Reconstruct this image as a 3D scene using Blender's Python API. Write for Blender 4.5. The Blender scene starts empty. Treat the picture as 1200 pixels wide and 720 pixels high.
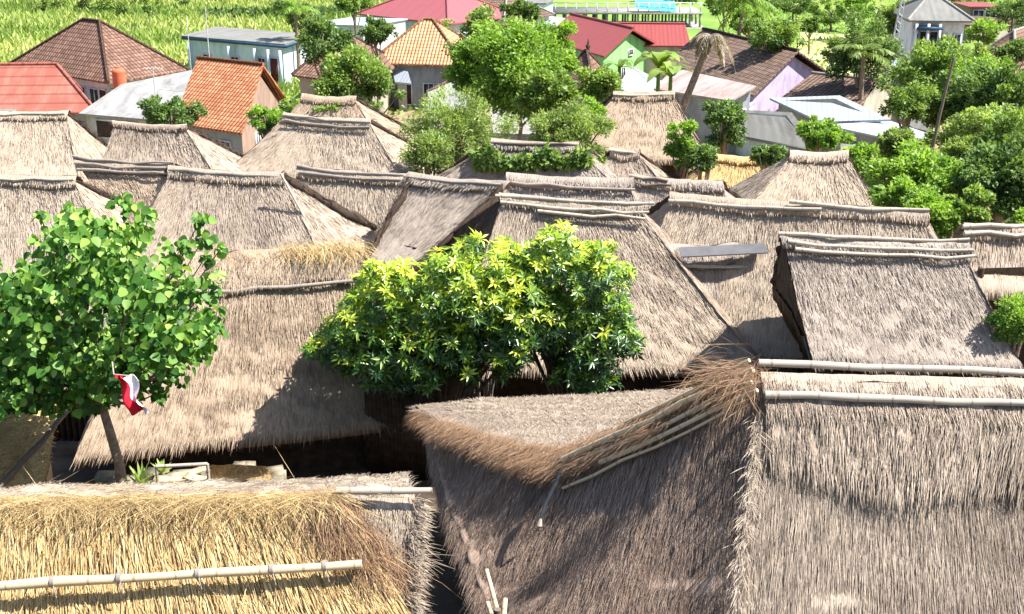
import bpy, math, random
import numpy as np
from mathutils import Vector
R = math.radians
rng = np.random.default_rng(7)
random.seed(7)
scene = bpy.context.scene
COL = scene.collection

# ------------------------------------------------------------------ camera, sky, sun, exposure
W0, H0, FPX = 1200, 720, 1400.0
PITCH = R(19.5); CZ = 13.0
cam = bpy.data.cameras.new('camera'); camo = bpy.data.objects.new('camera', cam)
COL.objects.link(camo); scene.camera = camo
cam.sensor_width = 36; cam.lens = 36*FPX/W0; cam.clip_end = 4000; cam.clip_start = 0.1
camo.location = (0, 0, CZ); camo.rotation_euler = (math.pi/2-PITCH, 0, 0)
SUN = np.array([0.575, -0.07, 0.82]); SUN /= np.linalg.norm(SUN)
world = bpy.data.worlds.new('World'); scene.world = world; world.use_nodes = True
wn = world.node_tree; bg = wn.nodes['Background']
sky = wn.nodes.new('ShaderNodeTexSky'); sky.sky_type = 'NISHITA'; sky.sun_disc = False
sky.sun_elevation = math.asin(SUN[2]); sky.sun_rotation = math.atan2(SUN[0], SUN[1])
sky.dust_density = 1.0; sky.ozone_density = 1.0
wn.links.new(sky.outputs[0], bg.inputs[0]); bg.inputs[1].default_value = 0.085
sl = bpy.data.lights.new('sun', 'SUN'); sl.energy = 5.0; sl.angle = R(0.5); sl.color = (1.0, 0.955, 0.88)
slo = bpy.data.objects.new('sun', sl); COL.objects.link(slo)
slo.rotation_euler = Vector(SUN).to_track_quat('Z', 'Y').to_euler()
scene.view_settings.view_transform = 'Standard'; scene.view_settings.look = 'None'
scene.view_settings.gamma = 1.0; scene.view_settings.exposure = 1.36
scene.cycles.max_bounces = 5; scene.cycles.diffuse_bounces = 3; scene.cycles.transparent_max_bounces = 4
scene.cycles.caustics_reflective = False; scene.cycles.caustics_refractive = False

# ------------------------------------------------------------------ helpers: places
cp, sp = math.cos(PITCH), math.sin(PITCH)
def ray(px, py):
    u = (px-W0/2)/FPX; v = (H0/2-py)/FPX
    return np.array([u, cp+v*sp, -sp+v*cp])
def P(px, py, z):
    d = ray(px, py); return np.array([0, 0, CZ]) + d*((z-CZ)/d[2])
def PY(px, py, y):
    d = ray(px, py); return np.array([0, 0, CZ]) + d*(y/d[1])
def z_at(y, py):
    d = ray(600, py); return CZ + d[2]*y/d[1]
def ground_z(y):
    return float(np.interp(y, [0, 17, 21, 25, 40, 52, 75, 400], [2.6, 2.4, 1.3, .5, 0, -1.2, -3, -3]))
def V3(a): return np.asarray(a, float)
def nrm(a):
    a = V3(a); return a/(np.linalg.norm(a, axis=-1, keepdims=True)+1e-9)
def noise3(p, k, seed=0):
    r = np.random.default_rng(seed+11); o = 0
    for i in range(5):
        d = r.normal(size=3); d /= np.linalg.norm(d); ph = r.uniform(0, 6.28)
        o = o + np.sin(p@d*k*(1+.45*i)+ph+1.7*np.sin(p@np.roll(d, 1)*k*.6+ph))
    return o/5

# ------------------------------------------------------------------ helpers: meshes
class MB:
    def __init__(s): s.v = []; s.f3 = []; s.f4 = []; s.st = []; s.tn = []; s.n = 0
    def add(s, v, f, st=None, tone=.5):
        v = np.asarray(v, float).reshape(-1, 3); f = np.asarray(f, int)
        k = len(v)
        if st is None: st = v[:, :2].copy()
        t = np.full(k, tone) if np.isscalar(tone) else np.asarray(tone)
        (s.f3 if f.shape[1] == 3 else s.f4).append(f+s.n)
        s.v.append(v); s.st.append(np.asarray(st)); s.tn.append(t); s.n += k
    def poly(s, pts, tone=.5, uv=None):      # convex polygon as fan
        pts = V3(pts); n = len(pts)
        if n == 4: s.add(pts, [[0, 1, 2, 3]], uv, tone)
        else: s.add(pts, [[0, i, i+1] for i in range(1, n-1)], uv, tone)
    def box(s, c, size, rz=0, tone=.5, ax=None):
        c = V3(c); hx, hy, hz = V3(size)/2
        X = np.array([[x, y, z] for z in (-hz, hz) for y in (-hy, hy) for x in (-hx, hx)])
        if ax is None:
            co, si = math.cos(rz), math.sin(rz); M = np.array([[co, si, 0], [-si, co, 0], [0, 0, 1]])
        else: M = np.array(ax)
        v = X@M+c
        s.add(v, [[0, 2, 3, 1], [4, 5, 7, 6], [0, 1, 5, 4], [2, 6, 7, 3], [0, 4, 6, 2], [1, 3, 7, 5]], X[:, :2]+X[:, 2:3], tone)
    def tube(s, pts, rad, n=8, tone=.5, cap=True):
        pts = V3(pts); m = len(pts); rad = np.full(m, rad) if np.isscalar(rad) else V3(rad)
        d = nrm(np.gradient(pts, axis=0)); up = np.array([0, 0, 1.]) if abs(d[0, 2]) < .9 else np.array([1., 0, 0])
        a = nrm(np.cross(d, up)); b = np.cross(d, a)
        th = np.linspace(0, 2*math.pi, n, endpoint=False)
        ring = a[:, None]*np.cos(th)[None, :, None]+b[:, None]*np.sin(th)[None, :, None]
        v = (pts[:, None]+ring*rad[:, None, None]).reshape(-1, 3)
        f = [[i*n+j, i*n+(j+1) % n, (i+1)*n+(j+1) % n, (i+1)*n+j] for i in range(m-1) for j in range(n)]
        L = np.concatenate([[0], np.cumsum(np.linalg.norm(np.diff(pts, axis=0), axis=1))])
        st = np.stack([np.tile(th, m), np.repeat(L, n)], 1)
        s.add(v, f, st, tone)
        if cap:
            for e in (0, m-1):
                vv = np.vstack([pts[e], v[e*n:(e+1)*n]])
                s.add(vv, [[0, 1+j, 1+(j+1) % n] for j in range(n)], np.full((n+1, 2), L[e]), tone)
    def prism(s, poly, h, tone=.5, uv=None):   # polygon thickened downwards by h
        p = V3(poly); n = len(p); q = p-np.array([0, 0, h])
        s.poly(p, tone, uv); s.poly(q[::-1], tone)
        for i in range(n):
            j = (i+1) % n; s.poly([p[i], q[i], q[j], p[j]], tone)
    def build(s, name, mat, parent=None, smooth=False, origin=None):
        if not s.v: return None
        v = np.concatenate(s.v); st = np.concatenate(s.st); tn = np.concatenate(s.tn)
        if origin is not None: v = v-V3(origin)
        me = bpy.data.meshes.new(name)
        f3 = np.concatenate(s.f3) if s.f3 else np.zeros((0, 3), int)
        f4 = np.concatenate(s.f4) if s.f4 else np.zeros((0, 4), int)
        me.vertices.add(len(v)); me.vertices.foreach_set('co', v.astype(np.float32).ravel())
        loops = np.concatenate([f3.ravel(), f4.ravel()]).astype(np.int32)
        me.loops.add(len(loops)); me.loops.foreach_set('vertex_index', loops)
        nf = len(f3)+len(f4); me.polygons.add(nf)
        ls = np.concatenate([np.arange(len(f3))*3, len(f3)*3+np.arange(len(f4))*4]).astype(np.int32)
        me.polygons.foreach_set('loop_start', ls)
        if smooth: me.polygons.foreach_set('use_smooth', np.ones(nf, bool))
        me.update(calc_edges=True)
        a = me.attributes.new('st', 'FLOAT_VECTOR', 'POINT')
        a.data.foreach_set('vector', np.hstack([st, np.zeros((len(st), 1))]).astype(np.float32).ravel())
        a = me.attributes.new('tone', 'FLOAT', 'POINT'); a.data.foreach_set('value', tn.astype(np.float32))
        me.materials.append(mat)
        o = bpy.data.objects.new(name, me); COL.objects.link(o)
        if parent is not None: o.parent = parent
        return o
def tag(o, label=None, cat=None, group=None, kind=None):
    if label: o['label'] = label
    if cat: o['category'] = cat
    if group: o['group'] = group
    if kind: o['kind'] = kind
    return o
def thing(name, label, cat, group=None, loc=(0, 0, 0)):
    o = bpy.data.objects.new(name, None); COL.objects.link(o); o.location = loc; o.empty_display_size = .3
    return tag(o, label, cat, group)
def rooted(t, part, base):
    return part

# ------------------------------------------------------------------ materials
class NT:
    def __init__(s, name):
        s.m = bpy.data.materials.new(name); s.m.use_nodes = True; s.t = s.m.node_tree
        s.b = s.t.nodes['Principled BSDF']; s.out = s.t.nodes['Material Output']
        s.b.inputs['Roughness'].default_value = .85; s.b.inputs['Specular IOR Level'].default_value = .2
    def n(s, typ, **kw):
        x = s.t.nodes.new('ShaderNode'+typ)
        for k, v in kw.items():
            if k in ('ins',):
                for kk, vv in v.items(): 
                    if hasattr(vv, 'is_linked') or isinstance(vv, bpy.types.NodeSocket): s.t.links.new(vv, x.inputs[kk])
                    else: x.inputs[kk].default_value = vv
            else: setattr(x, k, v)
        return x
    def l(s, a, b): s.t.links.new(a, b)
    def attr(s, name): return s.n('Attribute', attribute_name=name)
    def math(s, op, a, b=None, c=None):
        ins = {0: a}
        if b is not None: ins[1] = b
        if c is not None: ins[2] = c
        return s.n('Math', operation=op, ins=ins).outputs[0]
    def noise(s, vec, scale, detail=3, rough=.6):
        x = s.n('TexNoise', ins={'Scale': scale, 'Detail': detail, 'Roughness': rough}); 
        if vec is not None: s.l(vec, x.inputs['Vector'])
        return x.outputs['Fac']
    def mapscale(s, vec, sc):
        return s.n('Vector' 'Math', operation='MULTIPLY', ins={0: vec, 1: sc}).outputs[0]
    def ramp(s, fac, stops):
        x = s.n('ValToRGB'); e = x.color_ramp.elements
        while len(e) < len(stops): e.new(.5)
        for i, (p, c) in enumerate(stops): e[i].position = p; e[i].color = (*c, 1)
        s.l(fac, x.inputs[0]); return x.outputs[0]
    def mix(s, f, a, b, bt='MIX'):
        x = s.n('Mix', data_type='RGBA', blend_type=bt)
        for sock, v in ((x.inputs[0], f), (x.inputs[6], a), (x.inputs[7], b)):
            if isinstance(v, bpy.types.NodeSocket): s.l(v, sock)
            else: sock.default_value = v if not isinstance(v, tuple) else (*v, 1)
        return x.outputs[2]
    def bump(s, h, strength=.5, dist=.02):
        x = s.n('Bump', ins={'Strength': strength, 'Distance': dist, 'Height': h}); s.l(x.outputs[0], s.b.inputs['Normal'])
    def geo(s): return s.n('NewGeometry').outputs['Position']
    def color(s, c):
        if isinstance(c, bpy.types.NodeSocket): s.l(c, s.b.inputs['Base Color'])
        else: s.b.inputs['Base Color'].default_value = (*c, 1)

def m_thatch(name, lo, mid, hi, patch=(.12, .09, .07), pf=.5):
    k = NT(name); st = k.attr('st').outputs['Vector']; tone = k.attr('tone').outputs['Fac']
    fine = k.noise(k.mapscale(st, (26, 1.6, 1)), 1.0, 4, .7)
    finer = k.noise(k.mapscale(st, (75, 5, 1)), 1.0, 2, .6)
    mid_ = k.noise(k.mapscale(st, (3.2, .9, 1)), 1.0, 3, .6)
    f = k.math('ADD', k.math('MULTIPLY', tone, .34), k.math('MULTIPLY', fine, .5))
    f = k.math('ADD', f, k.math('MULTIPLY', k.math('SUBTRACT', finer, .5), .55))
    f = k.math('ADD', f, k.math('MULTIPLY', k.math('SUBTRACT', mid_, .5), .35))
    c = k.ramp(f, [(.12, lo), (.42, mid), (.78, hi)])
    big = k.noise(k.mapscale(k.geo(), (.55, .55, .9)), 1.0, 4, .65)
    c = k.mix(k.math('MULTIPLY', k.ramp(big, [(.5, (0, 0, 0)), (.72, (1, 1, 1))]), pf), c, patch)
    k.color(c); k.b.inputs['Roughness'].default_value = .8
    k.bump(k.math('ADD', fine, finer), .9, .03)
    return k.m
MT = {}
MT['thatch'] = m_thatch('old thatch', (.17, .13, .098), (.42, .335, .26), (.62, .515, .415))
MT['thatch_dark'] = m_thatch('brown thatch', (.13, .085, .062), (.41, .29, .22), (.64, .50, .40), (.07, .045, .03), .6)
MT['thatch_warm'] = m_thatch('warm thatch', (.16, .115, .078), (.43, .325, .235), (.62, .50, .38), (.15, .10, .07), .6)
MT['thatch_grey'] = m_thatch('grey thatch', (.15, .12, .10), (.39, .325, .27), (.60, .52, .45), (.10, .085, .075), .6)
MT['thatch_pale'] = m_thatch('pale thatch', (.20, .15, .11), (.455, .365, .28), (.64, .54, .425), (.2, .15, .11), .35)
MT['verge'] = m_thatch('dark verge and end shade thatch', (.025, .017, .012), (.085, .058, .042), (.20, .145, .11), (.03, .02, .015), .5)  # dark edge rolls; on the left hip ends it paints in shade
MT['straw'] = m_thatch('fresh straw', (.16, .085, .03), (.62, .43, .19), (.85, .70, .41), (.35, .22, .09), .35)
MT['straw_brown'] = m_thatch('rust straw', (.09, .045, .025), (.32, .19, .11), (.60, .43, .28), (.2, .1, .05), .4)
def m_simple(name, c1, c2, scale=3, rough=.85, bump=.0, bscale=30, spec=.2, pos=(.35, .7)):
    k = NT(name); n = k.noise(k.geo(), scale, 5, .65)
    k.color(k.ramp(n, [(pos[0], c1), (pos[1], c2)])); k.b.inputs['Roughness'].default_value = rough
    k.b.inputs['Specular IOR Level'].default_value = spec
    if bump: k.bump(k.noise(k.geo(), bscale, 3), bump, .02)
    return k.m
def m_bamboo(name, lo, hi):
    k = NT(name); st = k.attr('st').outputs['Vector']; sx = k.n('SeparateXYZ', ins={0: st})
    n = k.noise(k.mapscale(st, (6, 1.2, 1)), 1., 4, .7)
    c = k.ramp(n, [(.3, lo), (.7, hi)])
    fr = k.math('FRACT', k.math('ADD', k.math('MULTIPLY', sx.outputs[1], 2.1), k.math('MULTIPLY', k.noise(k.mapscale(st, (0, .5, 0)), 1., 2), 1.6)))
    ring = k.math('LESS_THAN', fr, .05)
    c = k.mix(k.math('MULTIPLY', ring, .5), c, (.13, .09, .06)); k.color(c); k.b.inputs['Roughness'].default_value = .5
    k.bump(n, .4, .01); return k.m
MT['bamboo'] = m_bamboo('weathered bamboo', (.28, .24, .19), (.54, .48, .40))
MT['bamboo_grey'] = m_bamboo('grey bamboo', (.16, .135, .115), (.42, .37, .32))
MT['bamboo_yellow'] = m_bamboo('yellow bamboo', (.46, .34, .20), (.70, .58, .40))
MT['bamboo_dark'] = m_bamboo('dark pole', (.06, .045, .035), (.22, .17, .13))
MT['weave'] = m_simple('bamboo weave wall', (.03, .02, .013), (.085, .055, .035), 5, .9, .6, 40)
MT['soil'] = m_simple('dry earth', (.20, .145, .09), (.36, .28, .19), 1.3, .95, .5, 12)
k_ = NT('village earth with near shade'); s_ = k_.n('SeparateXYZ', ins={0: k_.geo()}); n_ = k_.noise(k_.geo(), 1.3, 5)
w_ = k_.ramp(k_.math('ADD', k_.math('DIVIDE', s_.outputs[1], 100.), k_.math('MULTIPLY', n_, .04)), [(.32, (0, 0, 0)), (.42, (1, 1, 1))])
k_.color(k_.mix(w_, k_.ramp(n_, [(.35, (.045, .034, .024)), (.7, (.11, .08, .055))]), k_.ramp(n_, [(.35, (.20, .145, .09)), (.7, (.36, .28, .19))]))); k_.bump(k_.noise(k_.geo(), 12), .5, .02); MT['village_soil_near_shade'] = k_.m  # near ground darkened, shade between the houses put into the colour
MT['soil_shade'] = m_simple('alley shade earth', (.05, .038, .026), (.12, .09, .06), 1.3, .95, .5, 12)  # earth of the steps darkened, alley shade put into the colour
MT['clay'] = m_simple('packed clay', (.50, .34, .16), (.70, .52, .28), 2.5, .95, .5, 20)
MT['bark'] = m_simple('bark', (.16, .11, .08), (.36, .28, .21), 9, .95, .7, 50)
MT['bark_dark'] = m_simple('dark bark', (.06, .045, .035), (.17, .13, .1), 9, .95, .7, 50)
def m_plaster(name, c, stain=.35):
    k = NT(name); n = k.noise(k.mapscale(k.geo(), (.8, .8, .35)), 1.6, 6, .7)
    d = tuple(x*stain for x in c)
    k.color(k.mix(k.ramp(n, [(.45, (0, 0, 0)), (.85, (1, 1, 1))]), c, d)); k.bump(k.noise(k.geo(), 25), .2, .01); return k.m
for nm, c in dict(white=(.66, .67, .68), brightwhite=(.80, .81, .83), cream=(.52, .47, .38), bluewall=(.60, .69, .76), greywall=(.34, .35, .36), pinkwall=(.33, .23, .18),
                  green=(.28, .60, .22), lavender=(.47, .40, .56), beige=(.40, .36, .29), paleblue=(.55, .63, .68), darkwall=(.12, .12, .13)).items():
    MT[nm] = m_plaster('plaster '+nm, c)
def m_tile(name, lo, hi, w=.30, h=.38, stain=(.10, .07, .05), sf=.5):
    k = NT(name); st = k.attr('st').outputs['Vector']; s = k.n('SeparateXYZ', ins={0: st})
    u = k.math('DIVIDE', s.outputs[0], w); v = k.math('DIVIDE', s.outputs[1], h)
    cell = k.n('CombineXYZ', ins={0: k.math('FLOOR', u), 1: k.math('FLOOR', v)}).outputs[0]
    wn_ = k.n('TexWhiteNoise', noise_dimensions='2D'); k.l(cell, wn_.inputs['Vector'])
    hump = k.math('ABSOLUTE', k.math('SINE', k.math('MULTIPLY', u, math.pi)))
    step = k.math('FRACT', v)
    c = k.mix(wn_.outputs['Value'], lo, hi)
    big = k.noise(k.mapscale(k.geo(), (.6, .6, .6)), 1., 5, .7)
    c = k.mix(k.math('MULTIPLY', k.ramp(big, [(.42, (0, 0, 0)), (.75, (1, 1, 1))]), sf), c, stain)
    lowu = k.math('LESS_THAN', hump, .42); lowv = k.math('GREATER_THAN', step, .80)
    c = k.mix(k.math('MULTIPLY', lowu, .55), c, tuple(x*.35 for x in lo))
    c = k.mix(k.math('MULTIPLY', lowv, .65), c, tuple(x*.3 for x in lo))
    k.color(c); k.bump(k.math('ADD', hump, k.math('MULTIPLY', step, .8)), 1., .08); return k.m
MT['tile_brown'] = m_tile('brown roof tiles', (.16, .085, .06), (.29, .17, .125))
MT['tile_dark'] = m_tile('dark brown roof tiles', (.13, .085, .065), (.24, .16, .125))
MT['tile_orange'] = m_tile('orange roof tiles', (.38, .13, .06), (.58, .26, .13), .25, .32, (.22, .1, .06), .45)
MT['tile_peach'] = m_tile('pale orange roof tiles', (.55, .27, .13), (.72, .42, .24), .26, .34, (.3, .17, .1), .35)
def m_sheet(name, c, rust, rf=.5, per=.25, horiz=False, rough=.45, metal=.0):
    k = NT(name); st = k.attr('st').outputs['Vector']; s = k.n('SeparateXYZ', ins={0: st})
    u = s.outputs[1 if horiz else 0]
    w = k.math('SINE', k.math('MULTIPLY', u, 2*math.pi/per))
    n = k.noise(k.mapscale(st, (1.2, .35, 1)), 1., 6, .7)
    col = k.mix(k.math('MULTIPLY', k.ramp(n, [(.45, (0, 0, 0)), (.72, (1, 1, 1))]), rf), c, rust)
    seam = k.math('LESS_THAN', k.math('FRACT', k.math('DIVIDE', u, per*(2.2 if horiz else 4))), .2 if horiz else .07)
    col = k.mix(k.math('MULTIPLY', seam, .5 if horiz else .22), col, tuple(x*.4 for x in c))
    k.color(col); k.bump(w, .35, .015); k.b.inputs['Roughness'].default_value = rough; k.b.inputs['Metallic'].default_value = metal
    return k.m
MT['sheet_red'] = m_sheet('red metal sheets', (.27, .065, .06), (.18, .055, .05), .35, .35)
MT['sheet_red_steps'] = m_sheet('faded red sheets', (.30, .095, .07), (.40, .20, .15), .7, .42, True)
MT['sheet_pink'] = m_sheet('crimson sheets', (.34, .10, .11), (.26, .085, .09), .4, .35)
MT['sheet_zinc'] = m_sheet('zinc sheets', (.30, .30, .295), (.14, .12, .105), .9, .6)
MT['sheet_white'] = m_sheet('bright zinc sheets', (.38, .43, .48), (.27, .30, .33), .45, .3)
MT['sheet_grey'] = m_sheet('grey fibre cement sheets', (.20, .20, .19), (.115, .105, .09), .8, .5, rough=.85)
MT['sheet_rust'] = m_sheet('rusty pale sheets', (.42, .34, .31), (.20, .12, .10), .9, .5)
MT['glass'] = m_simple('dark window glass', (.015, .018, .022), (.04, .045, .05), 2, .12, spec=.6)
MT['dark_wood'] = m_simple('dark wood', (.05, .03, .022), (.10, .06, .04), 4, .7)
MT['red_wood'] = m_simple('dark red door wood', (.12, .03, .03), (.2, .05, .045), 4, .6)
MT['navy'] = m_simple('navy blue trim', (.02, .06, .12), (.04, .10, .18), 3, .6)
MT['concrete'] = m_simple('concrete', (.20, .195, .18), (.33, .32, .30), 2, .9, .3, 20)
MT['tank'] = m_simple('orange plastic', (.55, .12, .06), (.68, .18, .09), 2, .5)
MT['blue_tarp'] = m_simple('blue tarpaulin', (.05, .30, .52), (.12, .48, .68), 1.5, .5)
MT['flag_red'] = m_simple('red cloth', (.75, .01, .03), (.82, .03, .05), 4, .7)
MT['flag_white'] = m_simple('white cloth', (.82, .82, .84), (.88, .88, .9), 4, .7)
MT['metal_grey'] = m_simple('galvanised metal', (.42, .43, .43), (.58, .59, .6), 6, .5)
MT['plank'] = m_simple('dry planks', (.42, .32, .2), (.66, .54, .36), 5, .9, .4, 30)
MT['stone'] = m_simple('pale stone', (.14, .12, .09), (.34, .29, .21), 4, .9, .4, 20)
def m_leaf(name, stops, trans=.35, rough=.5, spec=.35):
    k = NT(name); tone = k.attr('tone').outputs['Fac']
    n = k.noise(k.geo(), 1.2, 2)
    f = k.math('ADD', tone, k.math('MULTIPLY', k.math('SUBTRACT', n, .5), .3))
    c = k.ramp(f, stops); k.color(c); k.b.inputs['Roughness'].default_value = rough; k.b.inputs['Specular IOR Level'].default_value = spec
    tr = k.n('BsdfTranslucent'); 
    tc = k.mix(1.0, c, (1.7, 1.7, .7), 'MULTIPLY'); k.l(tc, tr.inputs[0])
    mx = k.n('MixShader', ins={0: trans}); k.l(k.b.outputs[0], mx.inputs[1]); k.l(tr.outputs[0], mx.inputs[2]); k.l(mx.outputs[0], k.out.inputs[0])
    return k.m
MT['leaf_heart'] = m_leaf('heart leaves', [(0, (.018, .075, .012)), (.5, (.085, .215, .028)), (1, (.34, .50, .11))], .3)
MT['leaf_mango'] = m_leaf('glossy oblong leaves', [(0, (.018, .055, .014)), (.38, (.065, .155, .025)), (.68, (.25, .39, .03)), (1, (.62, .66, .08))], .33, .3, .6)
MT['leaf_dark'] = m_leaf('dark foliage', [(0, (.022, .06, .018)), (1, (.20, .31, .08))], .3)
MT['leaf_mid'] = m_leaf('green foliage', [(0, (.04, .10, .02)), (1, (.30, .42, .10))], .35)
MT['leaf_bright'] = m_leaf('bright foliage', [(0, (.06, .15, .025)), (1, (.32, .48, .09))], .4)
MT['leaf_olive'] = m_leaf('olive foliage', [(0, (.06, .11, .03)), (1, (.36, .47, .14))], .35)
MT['leaf_dry'] = m_leaf('dry fronds', [(0, (.16, .13, .10)), (1, (.4, .34, .26))], .2)
MT['crop'] = m_leaf('crop leaves', [(0, (.12, .19, .04)), (.6, (.28, .37, .09)), (1, (.50, .50, .20))], .25, .8)

# ------------------------------------------------------------------ patches and thatch
class Patch:
    """surface between an upper and a lower polyline, s along, t down the slope"""
    def __init__(s, U, L, sag=.0, seed=0, amp=.03, lift=0.0, trange=(0, 1)):
        s.U = V3(U); s.L = V3(L); s.sag = sag; s.seed = seed; s.amp = amp; s.lift = lift; s.tr = trange
        lu = np.linalg.norm(np.diff(s.U, axis=0), axis=1).sum(); ll = np.linalg.norm(np.diff(s.L, axis=0), axis=1).sum()
        s.lu, s.ll = lu, ll; s.w = max(.5, .5*(lu+ll)); s.h = np.linalg.norm(s.U.mean(0)-s.L.mean(0))
        p = s.raw(np.array([.5]), np.array([.5])); 
        ds = s.raw(np.array([.55]), np.array([.5]))-s.raw(np.array([.45]), np.array([.5]))
        dt = s.raw(np.array([.5]), np.array([.55]))-s.raw(np.array([.5]), np.array([.45]))
        n = nrm(np.cross(ds, dt))[0]; s.sign = 1 if n[2] >= 0 else -1; s.n = n*s.sign
    def ip(s, Q, x):
        g = np.linspace(0, 1, len(Q)); return np.stack([np.interp(x, g, Q[:, i]) for i in range(3)], -1)
    def raw(s, a, t):
        tt = s.tr[0]+t*(s.tr[1]-s.tr[0])
        return s.ip(s.U, a)*(1-tt)[..., None]+s.ip(s.L, a)*tt[..., None]
    def f(s, a, t):
        p = s.raw(a, t); tt = s.tr[0]+t*(s.tr[1]-s.tr[0])
        d = s.lift-s.sag*4*tt*(1-tt)
        d = d+s.amp*(noise3(p, 2.2, s.seed)*.45+noise3(p, 6, s.seed+1)*.7+noise3(p, 17, s.seed+2)*.45)
        return p+s.n*np.asarray(d)[..., None]
    def frames(s, a, t):
        e = .01; p = s.f(a, t)
        d = nrm(s.raw(a, np.clip(t+.02, 0, 1))-s.raw(a, np.clip(t-.02, 0, 1)))
        sd = nrm(np.cross(d, np.broadcast_to(s.n, d.shape))); n = nrm(np.cross(sd, d))
        n = np.where((n@s.n)[:, None] < 0, -n, n); return p, d, n, sd
    def grid(s, mb, res, thick=.22, edge=.85, tone=.5, inward=None):
        ns = max(3, min(160, int(max(s.lu, s.ll)/res))); nt = max(3, min(120, int(s.h/res)))
        A, T = np.meshgrid(np.linspace(0, 1, ns+1), np.linspace(0, 1, nt+1))
        v = s.f(A.ravel(), T.ravel()).reshape(nt+1, ns+1, 3)
        st = np.stack([A*s.w+s.seed*3.1, T*s.h*(s.tr[1]-s.tr[0])], -1)
        tn = np.full((nt+1, ns+1), tone)
        if thick:
            last = v[-1]; d = nrm(s.raw(A[-1], np.ones(ns+1))-s.raw(A[-1], np.full(ns+1, .9)))
            e1 = last+d*.05+np.array([0, 0, -thick]); e2 = e1-d*min(.9, s.h*.55)*np.array([1, 1, .8])
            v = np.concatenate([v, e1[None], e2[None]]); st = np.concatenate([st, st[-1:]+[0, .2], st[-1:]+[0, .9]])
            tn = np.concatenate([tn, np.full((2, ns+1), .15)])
        m, n = v.shape[:2]; i = np.arange((m-1)*n).reshape(m-1, n)[:, :-1].ravel()
        f = np.stack([i, i+1, i+n+1, i+n], 1)
        if s.sign > 0: f = f[:, ::-1]
        mb.add(v.reshape(-1, 3), f, st.reshape(-1, 2), tn.ravel())
    def sample(s, n, r):
        wt0, wt1 = s.lu, s.ll; c = max(wt0, wt1); out_a = []; out_t = []; k = 0
        while k < n:
            a = r.random(n); t = r.random(n); tt = s.tr[0]+t*(s.tr[1]-s.tr[0])
            keep = r.random(n) < (wt0*(1-tt)+wt1*tt)/c
            out_a.append(a[keep]); out_t.append(t[keep]); k += keep.sum()
        return np.concatenate(out_a)[:n], np.concatenate(out_t)[:n]
    def area(s): return s.w*s.h*(s.tr[1]-s.tr[0])

SW = .46
def strands(mb, p, d, n, sd, L, Wd, lift, r, tone=(0, 1), jit=.12, st=None, droop=0.):
    k = len(p); L = L*(.55+.9*r.random(k)); Wd = Wd*SW*(.6+.8*r.random(k))
    dd = nrm(d+sd*(r.normal(size=k)*jit)[:, None]); ss = nrm(np.cross(dd, n))
    h = lift*(r.random(k)**1.5)
    root = p-n*.015; tip = p+dd*L[:, None]+n*h[:, None]; tip[:, 2] -= droop*L
    mid = p+dd*(L*.6)[:, None]+n*(h*.75+.006)[:, None]
    v = np.stack([root, mid-ss*Wd[:, None]/2, tip, mid+ss*Wd[:, None]/2], 1).reshape(-1, 3)
    f = np.arange(k*4).reshape(k, 4); tn = np.repeat(tone[0]+(tone[1]-tone[0])*r.random(k), 4)
    if st is None: st = np.stack([r.random(k)*50, r.random(k)*50], 1)
    s4 = np.repeat(st, 4, 0)+np.tile(np.array([[0, 0], [-.01, .1], [0, .3], [.01, .1]]), (k, 1))
    mb.add(v, f, s4, tn)

def thatch_patch(mb, pt, r, res, dens, L, Wd, lift, thick=.22, fringe=True, jit=.07, tone=.5, tr=(0, 1), droop=0):
    lift = lift*.42
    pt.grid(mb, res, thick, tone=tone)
    n = int(pt.area()*dens*2.4)
    if n > 10:
        a, t = pt.sample(n, r); p, d, nn, sd = pt.frames(a, t*.985)
        st = np.stack([a*pt.w+pt.seed*3.1, t*pt.h], 1)
        strands(mb, p, d, nn, sd, L, Wd, lift, r, tr, jit, st, droop)
    if fringe:
        k = int(pt.ll*dens*L*.9); a = r.random(k); p, d, nn, sd = pt.frames(a, np.full(k, .97)+.03*r.random(k))
        d = nrm(d+np.array([0, 0, -.5])*r.random(k)[:, None])
        p = p-nn*(r.random(k)*.16)[:, None]
        strands(mb, p, d, nn, sd, min(.2, L*.4), Wd, .04, r, tr, .2, np.stack([a*pt.w, np.full(k, pt.h)], 1))

def pole(parent, pts, rad, mat='bamboo', name='ridge_pole', wob=.02, seed=0, n=8):
    pts = V3(pts); r = np.random.default_rng(seed+5)
    if len(pts) == 2:
        L = np.linalg.norm(pts[1]-pts[0]); m = max(4, int(L/.5)); q = np.linspace(0, 1, m)[:, None]
        pts = pts[0]*(1-q)+pts[1]*q; off = r.normal(size=(m, 3))*wob*.5; off += np.sin(q*math.pi)*np.array([0, 0, -wob]); pts = pts+off
    mb = MB(); m = len(pts); rr = rad*(1+.12*r.normal(size=m)*.5)*np.linspace(1.1, .85, m)
    mb.tube(pts, rr, n); return mb.build(name, MT[mat], parent, smooth=True)

RC = [0]
def hip_pt(A, B, slope, px, ze):
    """front corner at height ze, from a pixel on the front hip line and the slope of the front face"""
    r = nrm((B-A)*np.array([1, 1, 0])); out = np.array([r[1], -r[0], 0]);
    if out[1] > 0: out = -out
    tn = math.tan(R(slope)); N = np.array([out[0]*tn, out[1]*tn, 1.]); d = ray(*px); o = np.array([0, 0, CZ])
    X = o+d*(((A-o)@N)/(d@N)); return X
def ext(A, X, ze): return A+(X-A)*(A[2]-ze)/max(.05, (A[2]-X[2]))

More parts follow.
